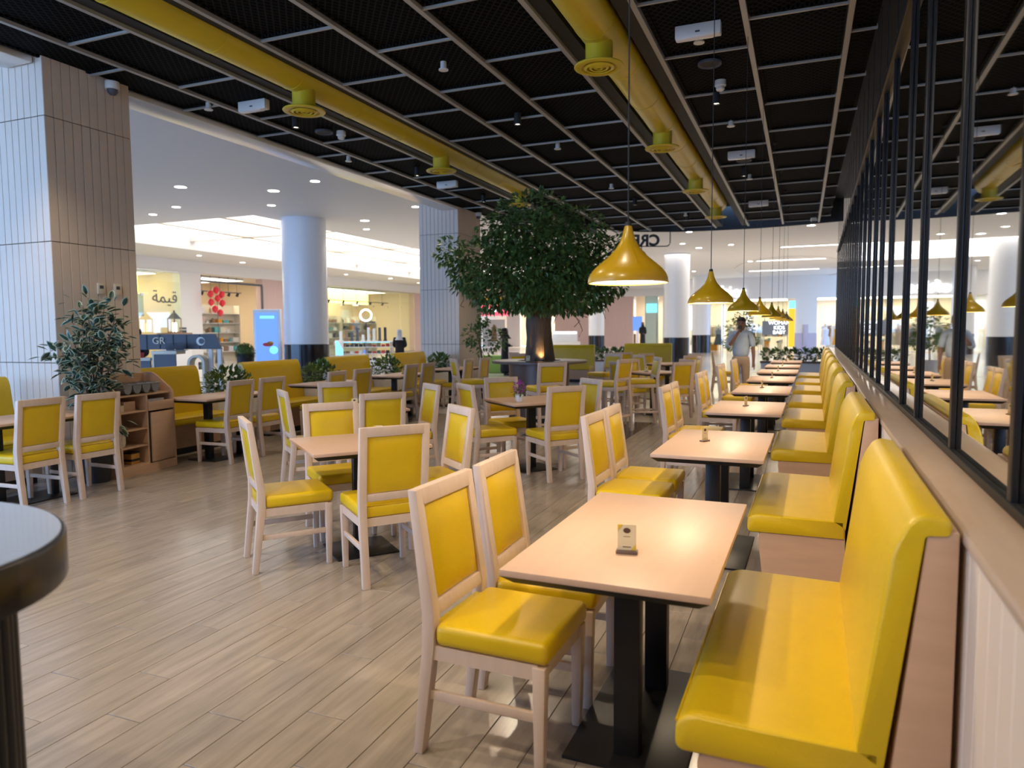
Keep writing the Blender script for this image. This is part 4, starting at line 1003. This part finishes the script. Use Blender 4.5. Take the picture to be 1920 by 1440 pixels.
# kiosk
kx, ky, krz = -12.25, 11.3, math.radians(22)
k_ = thing('kiosk', 'grey roofed kiosk stand with gold lettering and lit arch', 'kiosk', (kx, ky, 0), krz)
roof = [(-1.1, 1.47), (.82, 1.47), (.95, 1.15), (-1.1, 1.15)]
rp = obj('roof_panel', MB().prism(roof, -.02, .04).mesh('roof_panel', 'dark_grey'), k_)
for x in (-.9, -.62, -.34, -.06, .22, .5): obj('roof_seam', MB().bb(x-.008, x+.008, -.03, -.02, 1.16, 1.46).mesh('roof_seam', 'matt_black'), rp)
text('GR', .2, 'cream', (-.36, -.04, 1.33), (PI/2, 0, 0), 'kiosk_lettering', None, .008, k_)
lg = obj('logo_disc', MB().lathe([(0, 0), (.09, 0), (.09, .012), (0, .012)], 24).mesh('logo_disc', 'white_plastic'), k_, (.52, -.02, 1.32), rot=(PI/2, 0, 0))
obj('logo_crescent', MB().lathe([(0, 0), (.06, 0), (.06, .006), (0, .006)], 20).mesh('logo_crescent', 'dark_grey'), lg, (.022, 0, .010))
obj('counter', MB().bb(-1.1, -.32, -.5, -.08, .93, .99).mesh('counter', 'cream', bev=.008), k_); obj('counter', MB().bb(-.3, .22, -.5, -.08, 1.06, 1.13).mesh('counter', 'cream', bev=.008), k_)
for x0, x1, z in ((-1.04, -.66, .93), (-.62, -.34, .93), (-.26, .18, 1.06)):
    obj('counter_panel', MB().bb(x0, x1, -.46, -.42, .05, z).mesh('counter_panel', 'dark_grey'), k_)
    obj('counter_leg', MB().bb(x0-.04, x0, -.47, -.1, 0, z).mesh('counter_leg', 'cream'), k_)
arc = [(.34, 0), (.34, .86)]+[(.52-.18*math.cos(a), .86+.18*math.sin(a)) for a in [PI*q/10 for q in range(1, 10)]]+[(.70, .86), (.70, 0), (.65, 0), (.65, .86)]+[(.52+.13*math.cos(a), .86+.13*math.sin(a)) for a in [PI*q/10 for q in range(1, 10)]]+[(.39, .86), (.39, 0)]
obj('arch', MB().prism(arc, -.3, -.05).mesh('arch', 'cream'), k_)
obj('arch_glow', MB().bb(.36, .385, -.2, -.1, .1, .9).mesh('arch_glow', 'warm_glow'), k_)
for x in (.74, .93): obj('post', MB().bb(x-.04, x+.04, -.1, -.02, 0, 1.15).mesh('post', 'mall_white'), k_)
wn = obj('small_window', MB().bb(.46, .58, -.04, -.03, .72, .88).mesh('small_window', 'brown_box'), k_)
obj('glazing_bar', MB().bb(.46, .58, -.046, -.04, .795, .805).mesh('glazing_bar', 'cream'), wn); obj('glazing_bar', MB().bb(.515, .525, -.046, -.04, .72, .88).mesh('glazing_bar', 'cream'), wn)
def on_k(x, y, z):
    v = Matrix.Rotation(krz, 3, 'Z') @ Vector((x, y, 0)); return (kx+v.x, ky+v.y, z)
for nm, lab, p, bx_, m, cat in (('gift_bag', 'orange gift box on the kiosk counter', (-.92, -.3, .99), (.07, .05, .15), 'orange_paper', 'box'), ('gift_bag', 'red gift box on the kiosk counter', (-.66, -.32, .99), (.09, .06, .10), 'red_paper', 'box')):
    o = tag(obj(nm, MB().bb(-bx_[0], bx_[0], -bx_[1], bx_[1], 0, bx_[2]).mesh(nm, m, bev=.004), None, on_k(*p), krz), lab, cat)
    obj('lid', MB().bb(-bx_[0]-.004, bx_[0]+.004, -bx_[1]-.004, bx_[1]+.004, bx_[2]-.03, bx_[2]+.004).mesh('lid', m, bev=.002), o)
for lab, p in (('open laptop at the left end of the higher kiosk counter', (.02, -.24, 1.13)), ('open laptop at the right end of the higher kiosk counter', (.2, -.2, 1.13))):
    t = thing('laptop', lab, 'laptop', on_k(*p), krz)
    obj('keyboard_base', MB().bb(-.085, .085, -.1, .1, 0, .015).mesh('keyboard_base', 'grey_plastic', bev=.003), t)
    l_ = obj('lid', MB().bb(-.085, .085, 0, .01, 0, .16).mesh('lid', 'dark_grey', bev=.003), t, (0, -.1, .012), rot=(.3, 0, 0))
# topiary bin
t = thing('topiary_pot', 'round clipped green dome in a dark tapered pot', 'potted plant', (-12.3, 13.35, 0))
obj('pot', MB().lathe([(0, 0), (.16, 0), (.2, 1.0), (.18, 1.0), (.17, .95), (0, .95)], 28).mesh('pot', 'black_pot', smooth=True), t)
obj('dome_core', MB().lathe([(.175, .96), (.18, 1.02), (.14, 1.13), (.07, 1.18), (0, 1.19)], 20).mesh('dome_core', 'leaf_light', smooth=True), t)
o = obj('dome', leafcloud(900, lambda: blob((0, 0, 1.0), (.2, .2, .22), .2), .05, R, .4, 'dome', 'leaf_light'), t); o['kind'] = 'stuff'
# display counters and ring light of the gadget shop (stand forward in the hall)
dc = thing('display_counter', 'long pale blue glass display counter in front of the gadget shop', 'counter', (-16.0, 23.9, 0), math.radians(22))
obj('body', MB().bb(-1.1, 1.1, -.3, .3, 0, .35).mesh('body', 'mall_column', bev=.01), dc)
for z in (.35, .62, .88): obj('glass_shelf', MB().bb(-1.1, 1.1, -.3, .3, z, z+.02).mesh('glass_shelf', 'mall_column'), dc)
obj('light_strip', MB().bb(-1.08, 1.08, -.28, -.24, 1.06, 1.08).mesh('light_strip', 'cyan_sign'), dc)
obj('counter_top', MB().bb(-1.12, 1.12, -.32, .32, 1.08, 1.12).mesh('counter_top', 'mall_column', bev=.01), dc)
for x in (-1.08, .1, 1.08): obj('upright', MB().bb(x-.015, x+.015, -.3, .3, .35, 1.08).mesh('upright', 'grey_plastic'), dc)
def on_d(x, y, z):
    v = Matrix.Rotation(math.radians(22), 3, 'Z') @ Vector((x, y, 0)); return (-16.0+v.x, 23.9+v.y, z)
for z in (.37, .64, .90):
    for k in range(12):
        x = -1.0+k*.175; m = R.choice(['dark_grey', 'red_paper', 'white_plastic', 'brown_box', 'screen_blue', 'black_pot'])
        tag(obj('gadget_box', MB().bb(-.06, .06, -.08, .08, 0, R.uniform(.06, .15)).mesh('gadget_box', m, bev=.006, seg=1), None, on_d(x, -.12, z), math.radians(22)), f'{m.split(chr(95))[0]} gadget box, {nth(k)} from left, {dict(((.37, "bottom"), (.64, "middle"), (.90, "top")))[z]} shelf of the display counter', 'goods', 'gadget boxes in the display counter')
for k in range(9):
    x = -.95+k*.22
    m = R.choice(['dark_grey', 'dark_grey', 'white_plastic', 'brown_box', 'black_pot']); hh = R.uniform(.2, .55)
    tag(obj('gadget_stand', MB().bb(-.07, .07, -.06, .06, 0, .05).bb(-.05, .05, -.03, .03, .05, hh).mesh('gadget_stand', m, bev=.006, seg=1), None, on_d(x, .05, 1.12), math.radians(22)), f'{nth(k)} gadget stand from the left on top of the display counter', 'stand', 'gadget stands on the display counter')
po = tag(obj('advert_board', MB().bb(-.16, .16, -.02, .02, 0, .62).mesh('advert_board', 'white_plastic', bev=.005), None, on_d(-.9, -.42, .55), math.radians(22)), 'small blue and white poster board at the display counter', 'poster')
obj('print', MB().prism([(-.14, .04), (.14, .04), (.14, .25), (-.05, .58), (-.14, .58)], -.026, -.021).mesh('print', 'cyan_sign'), po)
obj('post', MB().bb(-.015, .015, -.02, .02, -.55, .02).mesh('post', 'steel'), po)
rg = thing('ring_light', 'glowing white ring light on a stand above the display counter', 'lamp', on_d(.05, .1, 1.12), math.radians(22))
obj('stand', MB().tube([(0, 0, 0), (0, 0, .78)], .02, 8).mesh('stand', 'matt_black'), rg)
import itertools
rp_ = [(.22*math.cos(2*PI*k/32), 0, 1.02+.22*math.sin(2*PI*k/32)) for k in range(33)]
obj('ring', MB().tube(rp_, .035, 8).mesh('ring', 'white_sign', smooth=True), rg)

# ---- far end wall (plane Y = 60)
FY = 60
struct(obj('wall_far', MB().bb(-33, -8, FY, FY+.3, 4.3, 4.9).mesh('far_header', 'mall_white')))
for x0, x1, m in ((-24.9, -23.6, 'mall_white'), (-20.3, -13.3, 'pinkish'), (-12.3, -11.2, 'shop_green'), (-10.8, -7.8, 'mall_white'), (-33, -27.6, 'mall_white')):
    struct(obj('wall_far', MB().bb(x0, x1, FY, FY+.3, 0, 4.3).mesh('far_wall', m)))
struct(obj('wall_far', MB().bb(-33, 8, FY+5, FY+5.3, 0, 4.9).mesh('far_back', 'shop_wall')))
light('AREA', (-22, FY+2.2, 4.2), 500, (1, .9, .72), 3); light('AREA', (-11, FY+2.2, 4.2), 240, (1, .9, .72), 3)
sg = thing('shop_sign', 'yellow shop fascia above a pink lit sign behind the tree', 'sign', (-26.3, FY-.1, 0))
obj('fascia', MB().bb(-1.3, 1.6, -.05, .05, 3.85, 4.5).mesh('fascia', 'yellow_sign'), sg); obj('sign_panel', MB().bb(-1.3, 1.6, -.06, .04, 2.85, 3.8).mesh('sign_panel', 'pink_sign'), sg); obj('sign_strip', MB().bb(-1.0, .6, -.09, -.06, 3.2, 3.5).mesh('sign_strip', 'white_sign'), sg)
pt = tag(obj('poster', MB().bb(-1.1, 1.1, -.03, .03, 0, 2.5).mesh('poster', 'white_plastic'), None, (-26.1, FY-.2, 0)), 'white poster with a long-haired figure behind the far pillar', 'poster')
obj('print_figure', MB().prism(rnd([(-.3, .5), (.35, .5), (.3, 1.1), (.25, 1.9), (.0, 2.1), (-.2, 1.7), (-.2, 1.1)], .1), -.036, -.031).mesh('print_figure', 'brown_box'), pt)
bs = thing('lit_shop_panel', 'tall cyan lit sign panel beyond the columns', 'sign', (-11.7, FY-.15, 0))
obj('panel', MB().bb(-.42, .42, -.06, .0, 0, 2.9).mesh('panel', 'shop_green'), bs); obj('sign_panel', MB().bb(-.44, .44, -.08, -.0, 2.9, 3.65).mesh('sign_panel', 'cyan_sign'), bs)
ls = tag(obj('lit_poster', MB().bb(-.4, .4, -.03, .03, 1.4, 2.6).bb(-.03, .03, -.02, .02, 0, 1.4).mesh('lit_poster', 'screen_blue'), None, (-12.9, FY-.1, 0)), 'small violet lit poster between far columns', 'poster')
# white sales kiosk
wk = thing('sales_kiosk', 'white lit sales kiosk in the hall right of the tree trunk', 'kiosk', (-12.4, 38.4, 0), math.radians(20))
obj('counter', MB().bb(-.85, .85, -.4, .4, 0, .85).mesh('counter', 'mall_white', bev=.02), wk); obj('display_case', MB().bb(-.7, .7, -.3, .3, .85, 1.45).mesh('display_case', 'mall_column', bev=.02), wk)
obj('light_strip', MB().bb(-.65, .65, -.32, -.3, 1.3, 1.4).mesh('light_strip', 'white_sign'), wk)

# ---- far right shop front (plane Y = 50)
GY = 50
struct(obj('wall_front', MB().bb(-7.8, 5, GY, GY+.3, 3.45, 4.9).mesh('front_header', 'mall_white')))
struct(obj('wall_front', MB().bb(-.45, .85, GY-.05, GY+.35, 1.2, 3.45).mesh('front_pier', 'mall_white')))
struct(obj('wall_front', MB().bb(-.47, .87, GY-.07, GY+.37, 0, 1.2).mesh('front_pier_base', 'lilac')))
tag(obj('slot_panel', MB().bb(-.15, .15, -.02, .02, .4, 1.75).mesh('slot_panel', 'lilac', bev=.01), None, (.2, GY-.1, 0)), 'narrow grey slot panel on the white pier of the far shop', 'panel')
struct(obj('wall_front', MB().bb(-8, -7.7, GY, GY+5, 0, 4.9).mesh('front_side', 'mall_white')))
struct(obj('wall_front', MB().bb(-8, 5, GY+5, GY+5.2, 0, 4.9).mesh('front_back', 'shop_wall')))
struct(obj('ceiling', MB().bb(-7.7, 5, GY+.3, GY+5, 3.6, 3.7).mesh('front_shop_ceiling', 'mall_white')))
shoplight(-7, -1, GY+.9, GY+4.4, 3.5, 'bright panel light inside the clothing shop', 'warm_glow')
shoplight(.9, 3.5, GY+.9, GY+4.4, 3.5, 'bright panel light inside the shop right of the white pier', 'warm_glow')
text('lefties', 1.1, 'white_sign', (-4.75, GY-.06, 3.95), (PI/2, 0, 0), 'shop_lettering', 'white lit lettering reading lefties above the clothing shop', .03)
cwin = thing('shop_window', 'glass front of the clothing shop below the lit lettering', 'window', (-7.6, GY+.1, 0))
for k in range(5): obj('pane', MB().bb(k*1.32+.01, k*1.32+1.31, -.006, .006, .05, 3.4).mesh('pane', 'glass'), cwin)
for k in range(1, 5): obj('mullion', MB().bb(k*1.32-.02, k*1.32+.02, -.03, .03, 0, 3.4).mesh('mullion', 'grey_plastic'), cwin)
bd = thing('window_banner', 'grey window banner listing WOMAN KIDS BABY in the clothing shop', 'sign', (-1.6, GY-.02, 0))
obj('panel', MB().bb(-.85, .75, -.02, .0, 1.1, 2.0).mesh('panel', 'grey_plastic'), bd)
for x in (-.8, .7): obj('post', MB().bb(x-.02, x+.02, -.02, .0, 0, 1.1).mesh('post', 'grey_plastic'), bd)
for s_, z in (('WOMAN', 1.86), ('KIDS', 1.55), ('BABY', 1.25)): text(s_, .33, 'white_sign', (.2, -.035, z), (PI/2, 0, 0), 'lettering', None, .005, bd)
yb_ = thing('yellow_banner', 'tall yellow banner with cyan head beside the white pier', 'banner', (-.63, GY-.12, 0))
obj('cloth', MB().bb(-.2, .17, -.02, .0, .3, 2.8).mesh('cloth', 'yellow_sign'), yb_); obj('head_panel', MB().bb(-.2, .17, -.03, .0, 2.8, 3.3).mesh('head_panel', 'cyan_sign'), yb_)
# clothes rails with garments
for rail, (x0, x1, yy) in enumerate(((-7.0, -5.2, GY+1.2), (-4.8, -3.0, GY+1.6), (-2.6, -.9, GY+1.2), (1.2, 3.2, GY+1.3))):
    nm = ['far left', 'left', 'right', 'rightmost'][rail]
    t = thing('clothes_rail', f'clothes rail in the far shops, {nm}', 'rail', ((x0+x1)/2, yy, 0)); h = (x1-x0)/2
    obj('bar', MB().tube([(-h, 0, 1.75), (h, 0, 1.75)], .02, 8).mesh('bar', 'steel'), t)
    for s in (-1, 1): obj('upright', MB().tube([(s*h, 0, 0), (s*h, 0, 1.75)], .02, 8).mesh('upright', 'steel'), t)
    x = x0+.15; n_ = 0
    while x < x1-.1:
        m = R.choice(['white_cloth', 'cream', 'brown_box', 'dark_grey', 'cream', 'pinkish', 'shirt', 'orange_paper'])
        pr = [(-.2, -.75), (.2, -.75), (.17, -.3), (.22, -.12), (.05, -.04), (-.05, -.04), (-.22, -.12), (-.17, -.3)]
        g = tag(obj('garment', MB().prism(pr, -.035, .035).mesh('garment', m, bev=.01, seg=1), None, (x, yy, 1.72), math.radians(R.uniform(-25, 25))), f'{nth(n_)} garment from the left on the {nm} clothes rail', 'garment', f'garments on the {nm} clothes rail')
        obj('hanger', MB().tube([(-.12, 0, -.1), (0, 0, -.02), (.12, 0, -.1)], .006, 5).mesh('hanger', 'steel'), g)
        x += R.uniform(.16, .26); n_ += 1

def mannequin(x, y, m, lab):
    t = thing('mannequin', lab, 'mannequin', (x, y, 0))
    obj('stand', MB().lathe([(0, 0), (.22, 0), (.22, .02), (.02, .03), (.02, .8), (0, .8)], 16).mesh('stand', 'steel'), t)
    g = MB().lathe([(.0, .42), (.30, .42), (.24, .8), (.16, 1.05), (.19, 1.3), (.2, 1.42), (.09, 1.5), (.05, 1.56), (0, 1.56)], 20); g.v = [(a, b_*.7, c) for a, b_, c in g.v]
    obj('garment', g.mesh('garment', m, smooth=True), t)
    obj('head', MB().lathe([(.04, 1.55), (.045, 1.6), (.08, 1.68), (.08, 1.76), (.05, 1.82), (0, 1.83)], 16).mesh('head', 'cream', smooth=True), t)
for k, (x, m, c_) in enumerate(((-6.9, 'cream', 'cream'), (-6.1, 'brown_box', 'brown'), (-5.3, 'dark_grey', 'dark'), (-4.5, 'white_cloth', 'white'), (-3.9, 'dark_grey', 'black'), (-3.1, 'pinkish', 'pink'), (-2.7, 'cream', 'pale'), (1.4, 'white_cloth', 'white'), (2.1, 'orange_paper', 'orange'))):
    mannequin(x, GY+.55+.15*(k % 2), m, f'mannequin in a {c_} dress, {nth(k)} from the left in the far shop windows')
for k, (x, w, h, m, c_) in enumerate(((-6.5, .5, .55, 'brown_box', 'brown'), (-5.7, .6, .4, 'orange_paper', 'orange'), (-3.5, .5, .5, 'brown_box', 'brown'), (-2.2, .4, .6, 'orange_paper', 'orange'), (-1.4, .4, .5, 'cream', 'cream'), (1.7, .7, .9, 'cream', 'cream'), (2.6, .5, .6, 'red_paper', 'red'))):
    t = thing('display_table', f'{c_} display table, {nth(k)} from the left inside the far shop windows', 'table', (x, GY+1.5, 0))
    obj('top', MB().bb(-w/2, w/2, -.25, .25, h, h+.05).mesh('top', m, bev=.01), t); obj('body', MB().bb(-w/2+.05, w/2-.05, -.2, .2, 0, h).mesh('body', m), t)
    for q in range(3):
        o = tag(obj('folded_clothes', MB().bb(-.07, .07, -.12, .12, 0, .12+.05*q).mesh('folded_clothes', R.choice(['white_cloth', 'dark_grey', 'teal_box', 'pinkish', 'shirt']), bev=.02), None, (x-w/3+q*w/3, GY+1.5, h+.05)), f'{nth(q)} pile of folded clothes on the {nth(k)} display table of the far shops', 'clothes', 'folded clothes in the far shops')
# ================================================================== HEDGES, FAR BENCHES
def hedge(x0, x1, y, n, lab, h=.52):
    t = thing('hedge_planter', lab, 'planter', ((x0+x1)/2, y, 0)); w = (x1-x0)/2
    obj('box', MB().bb(-w, w, -.2, .2, 0, h-.06).mesh('box', 'mall_white', bev=.01), t)
    obj('rim', MB().bb(-w-.02, w+.02, -.22, .22, h-.06, h).mesh('rim', 'planter_wood', bev=.006), t)
    for k in range(n):
        x = x0+(k+.5)*(x1-x0)/n
        s = thing('shrub', f'{nth(k)} shrub from the left in the {lab}', 'plant', (x, y, h), group=f'shrubs of the {lab}'[:70])
        obj('stem', MB().tube([(0, 0, -.02), (0, 0, .12)], .01, 5).mesh('stem', 'branch') if k == 0 else bpy.data.meshes['stem'], s)
        o = obj('foliage', leafcloud(130, lambda: blob((0, 0, .19), ((x1-x0)/n*.46, .16, .17), .7), .11, R, .6, 'foliage', R.choice(['leaf', 'leaf', 'leaf_light'])), s); o['kind'] = 'stuff'
hedge(-1.15, 1.3, 23.1, 9, 'low hedge planter behind the mirror row')
hedge(-7.3, -5.3, 23.0, 7, 'low hedge planter left of the far yellow bench')
BF = Proto(make_bench(1.5)); 
BF.place((-4.5, 21.9, 0), PI/2, 'far yellow bench facing the room, beyond the square tables', 'far yellow benches')
BF.place((-6.35, 19.6, 0), PI/2, 'far yellow bench just right of the tree trunk', 'far yellow benches')
for x, y, f, lab in ((-5.9, 17.6, 40, 'yellow chair behind the tree, far left'), (-6.6, 16.9, 60, 'yellow chair behind the tree near the far pillar'), (-1.75, 17.9, 10, 'lone yellow chair left of the standing man'), (-2.15, 14.6, 200, 'yellow chair standing behind the far square table'), (-3.9, 17.0, -60, 'yellow chair right behind the tree planter')):
    chair(x, y, f, lab)
gk = tag(obj('grass_bench', MB().bb(-1.3, 1.3, -.3, .3, 0, .62).mesh('grass_bench', 'kerb_green', bev=.03), None, (-9.3, 23.4, 0)), 'low green upholstered block behind the black-robed woman', 'bench')
obj('plinth', MB().bb(-1.25, 1.25, -.25, .25, 0, .08).mesh('plinth', 'dark_grey'), gk)
t = thing('potted_tree', 'leafy potted tree behind the standing man', 'potted plant', (-1.95, 25.2, 0))
obj('pot', MB().lathe([(0, 0), (.2, 0), (.25, .5), (.22, .5), (.2, .45), (0, .45)], 24).mesh('pot', 'mall_white', smooth=True), t)
obj('trunk', MB().tube([(0, 0, .45), (.03, 0, 1.1), (0, 0, 1.5)], [.03, .025, .015], 8).mesh('trunk', 'branch'), t)
PT = [((0, 0, 1.45), (.5, .45, .42)), ((.1, 0, 1.8), (.3, .3, .3)), ((-.2, 0, 1.05), (.35, .35, .25)), ((.3, 0, 1.1), (.3, .3, .25))]
o = obj('foliage', leafcloud(750, lambda: blob(*R.choice(PT), .6), .12, R, .1, 'foliage', 'leaf_light'), t); o['kind'] = 'stuff'

# ---- back-to-front hanging sign seen from behind
hs = thing('hanging_sign', 'black cut-out letters and bent pipe frame hanging at the ceiling edge, seen from behind', 'sign', (-4.25, 22.2, 0), math.radians(22))
pts = [(.46, 0, 4.9), (.46, 0, 4.18)]+[(.46-.13*(1-math.cos(a)), 0, 4.18-.13*math.sin(a)) for a in [PI/2*q/6 for q in range(1, 7)]]+[(-.9, 0, 4.05)]
obj('pipe_frame', MB().tube(pts, .016, 8).mesh('pipe_frame', 'matt_black', smooth=True), hs)
text('CRE', .46, 'matt_black', (-.28, .0, 4.22), (PI/2, 0, PI), 'lettering', None, .03, hs, bold=.016)
obj('drop_pipe', MB().tube([(-.42, 0, 4.05), (-.42, 0, 3.9)], .014, 8).mesh('drop_pipe', 'matt_black'), hs)
obj('round_emblem', MB().lathe([(0, -.03), (.13, -.03), (.13, .03), (0, .03)], 24).mesh('round_emblem', 'matt_black'), hs, (-.42, 0, 3.78), rot=(PI/2, 0, 0))

# ================================================================== PEOPLE
def skin(name, V_, E_, Rr, m, parent, sub=2, root=0):
    me = bpy.data.meshes.new(name); me.from_pydata(V_, E_, [])
    o = bpy.data.objects.new(name, me); COL.objects.link(o)
    md = o.modifiers.new('s', 'SKIN'); sb = o.modifiers.new('u', 'SUBSURF'); sb.levels = sub; sb.render_levels = sub
    sv_ = me.skin_vertices[0].data
    for i, r in enumerate(Rr):
        sv_[i].radius = r if isinstance(r, tuple) else (r, r); sv_[i].use_root = (i == root)
    dg = bpy.context.evaluated_depsgraph_get(); me2 = bpy.data.meshes.new_from_object(o.evaluated_get(dg))
    bpy.data.objects.remove(o); me2.materials.clear(); me2.materials.append(MT[m])
    me2.polygons.foreach_set('use_smooth', [True]*len(me2.polygons))
    return obj(name, me2, parent)
def head(parent, z, y, m='skin', hairm='hair', tilt=0):
    prof = [(0, -.115), (.035, -.11), (.058, -.085), (.07, -.04), (.075, .0), (.077, .04), (.07, .08), (.045, .11), (0, .118)]
    b_ = MB().lathe(prof, 24); b_.v = [(x, yy*1.18+(-.012 if zz < -.05 and yy < 0 else 0), zz) for x, yy, zz in b_.v]
    h = obj('head', b_.mesh('head', m, smooth=True), parent, (0, y, z), rot=(tilt, 0, 0))
    obj('nose', MB().add([(-.012, -.088, -.03), (.012, -.088, -.03), (0, -.112, -.03), (0, -.09, .015)], [(0, 2, 1), (0, 3, 2), (1, 2, 3), (0, 1, 3)]).mesh('nose', m, bev=.003), h)
    for s in (-1, 1):
        obj('ear', MB().lathe([(0, -.012), (.02, -.01), (.024, 0), (.012, .01), (0, .012)], 12).mesh('ear', m, smooth=True), h, (s*.077, .005, -.005), rot=(0, PI/2, 0))
        obj('eye', MB().lathe([(0, -.006), (.01, -.005), (.012, 0), (0, .006)], 10).mesh('eye', 'hair', smooth=True), h, (s*.03, -.083, .012), rot=(PI/2, 0, 0))
    obj('mouth', MB().bb(-.022, .022, -.087, -.08, -.062, -.054).mesh('mouth', 'brown_box', bev=.003), h)
    return h
def man():
    x, y = -1.09, 14.4
    t = thing('person', 'man in light blue shirt and khaki trousers holding a phone to his mouth', 'person', (x, y, 0), math.radians(4))
    hp = .90
    # trousers
    skin('trousers', [(0, 0, .93), (.09, 0, .86), (.10, -.01, .5), (.105, .01, .1), (-.09, 0, .86), (-.10, -.01, .5), (-.105, .01, .1), (0, 0, 1.02)],
         [(0, 1), (1, 2), (2, 3), (0, 4), (4, 5), (5, 6), (0, 7)], [(.13, .10), (.095, .1), .07, .055, (.095, .1), .07, .055, (.155, .11)], 'trousers', t)
    skin('shirt', [(0, 0, .92), (0, 0, 1.1), (0, 0, 1.3), (0, .0, 1.42), (.17, .01, 1.40), (.225, .02, 1.14), (-.17, .0, 1.40), (-.245, -.02, 1.16), (-.19, -.16, 1.2)],
         [(0, 1), (1, 2), (2, 3), (3, 4), (4, 5), (3, 6), (6, 7), (7, 8)], [(.175, .13), (.165, .12), (.175, .125), (.10, .08), .068, .058, .068, .06, .055], 'shirt', t)
    # arms with hands: his left hangs, his right is bent to the mouth
    def arm(P, fingers, nm):
        V_ = list(P); E_ = [(i, i+1) for i in range(len(P)-1)]; Rr = [.044, .036, .026, .03, .03][:len(P)]
        w = len(P)-1
        for ch in fingers:
            prev = w
            for q in ch: V_.append(q); Rr.append(.0095); E_.append((prev, len(V_)-1)); prev = len(V_)-1
        return skin('arm', V_, E_, Rr, 'skin', t, 2)
    arm([(.22, .02, 1.16), (.235, -.01, 1.0), (.235, -.04, .86), (.235, -.05, .80)],
        [[(.25+.0*k, -.085+k*.022, .765), (.25, -.085+k*.022, .735), (.24, -.085+k*.022, .715)] for k in range(4)]+[[(.215, -.085, .785), (.21, -.1, .755)]], 'left')
    arm([(-.22, -.1, 1.17), (-.15, -.2, 1.27), (-.06, -.20, 1.42), (-.035, -.195, 1.465)],
        [[(-.005, -.2+k*.002, 1.47+k*.02), (.02, -.215, 1.475+k*.02), (.022, -.2, 1.472+k*.02)] for k in range(4)]+[[(-.03, -.17, 1.5), (-.01, -.165, 1.53)]], 'right')
    skin('body', [(0, 0, 1.3), (0, .0, 1.44), (0, -.012, 1.53)], [(0, 1), (1, 2)], [(.12, .09), .058, .055], 'skin', t)
    h = head(t, 1.60, -.02)
    hb = MB().lathe([(.079, .01), (.083, .05), (.078, .09), (.052, .122), (0, .13)], 24); hb.v = [(a, b_*1.18+.008, c) for a, b_, c in hb.v]
    obj('hair', hb.mesh('hair', 'hair', smooth=True), h)
    obj('beard', MB().lathe([(0, -.122), (.04, -.116), (.064, -.09), (.072, -.06), (.066, -.06)], 20, cap=False).mesh('beard', 'hair', smooth=True), h, (0, .004, 0))
    for s in (-1, 1): obj('shoe', MB().bb(s*.105-.045, s*.105+.045, -.17, .09, 0, .085).mesh('shoe', 'dark_grey', bev=.025, seg=3), t)
    ph = tag(obj('phone', MB().bb(-.035, .035, -.006, .006, -.07, .07).mesh('phone', 'black_pot', bev=.004), None, (x-.02+.015, y-.205, 1.5), rot=(.5, 0, .2)), 'dark phone held to the mouth by the standing man', 'phone')
    obj('screen', MB().bb(-.031, .031, -.0075, -.006, -.064, .064).mesh('screen', 'dark_grey'), ph)
man()
def robed(x, y, hgt, rz, lab, scarf='abaya'):
    t = thing('person', lab, 'person', (x, y, 0), rz); k = hgt/1.62
    skin('robe', [(0, 0, .04*k), (0, 0, .45*k), (0, 0, .9*k), (0, 0, 1.2*k), (0, .0, 1.33*k), (.15, 0, 1.30*k), (.2, -.02, 1.05*k), (.12, -.2, 1.0*k), (-.15, 0, 1.3*k), (-.2, -.02, 1.05*k), (-.1, -.2, 1.02*k)],
         [(0, 1), (1, 2), (2, 3), (3, 4), (4, 5), (5, 6), (6, 7), (4, 8), (8, 9), (9, 10)], [(.21, .2), (.19, .16), (.165, .13), (.165, .12), (.09, .08), .075, .065, .055, .075, .065, .055], 'abaya', t)
    h = head(t, 1.50*k, -.015)
    sc_ = MB().lathe([(.17, -.24), (.125, -.17), (.088, -.1), (.088, 0), (.09, .06), (.07, .11), (0, .135)], 24); sc_.v = [(a, b_*1.2+(.03 if c > -.1 else 0), c) for a, b_, c in sc_.v]
    obj('headscarf', sc_.mesh('headscarf', scarf, smooth=True), h)
    hd = skin('hand', [(.1, -.2, 1.0*k), (.03, -.23, 1.0*k), (.0, -.24, 1.0*k)]+[(-.03, -.25, (1.0+.012*q)*k) for q in range(-2, 3)], [(0, 1), (1, 2)]+[(2, 3+q) for q in range(5)], [.03, .028, .025]+[.009]*5, 'skin', t)
    for s in (-1, 1): obj('shoe', MB().bb(s*.08-.04, s*.08+.04, -.2, .05, 0, .06).mesh('shoe', 'black_pot', bev=.02, seg=2), t)
robed(-9.2, 22.0, 1.58, math.radians(110), 'woman in a black robe and headscarf walking behind the tree')
robed(-12.6, 20.9, 1.56, math.radians(200), 'woman in black with a white headscarf near the display counter', 'white_cloth')
robed(-13.75, 11.6, 1.60, math.radians(30), 'person in black at the kiosk, half hidden by the near pillar')
robed(-9.4, 45.2, 2.0, math.radians(20), 'distant person in black between the far columns')
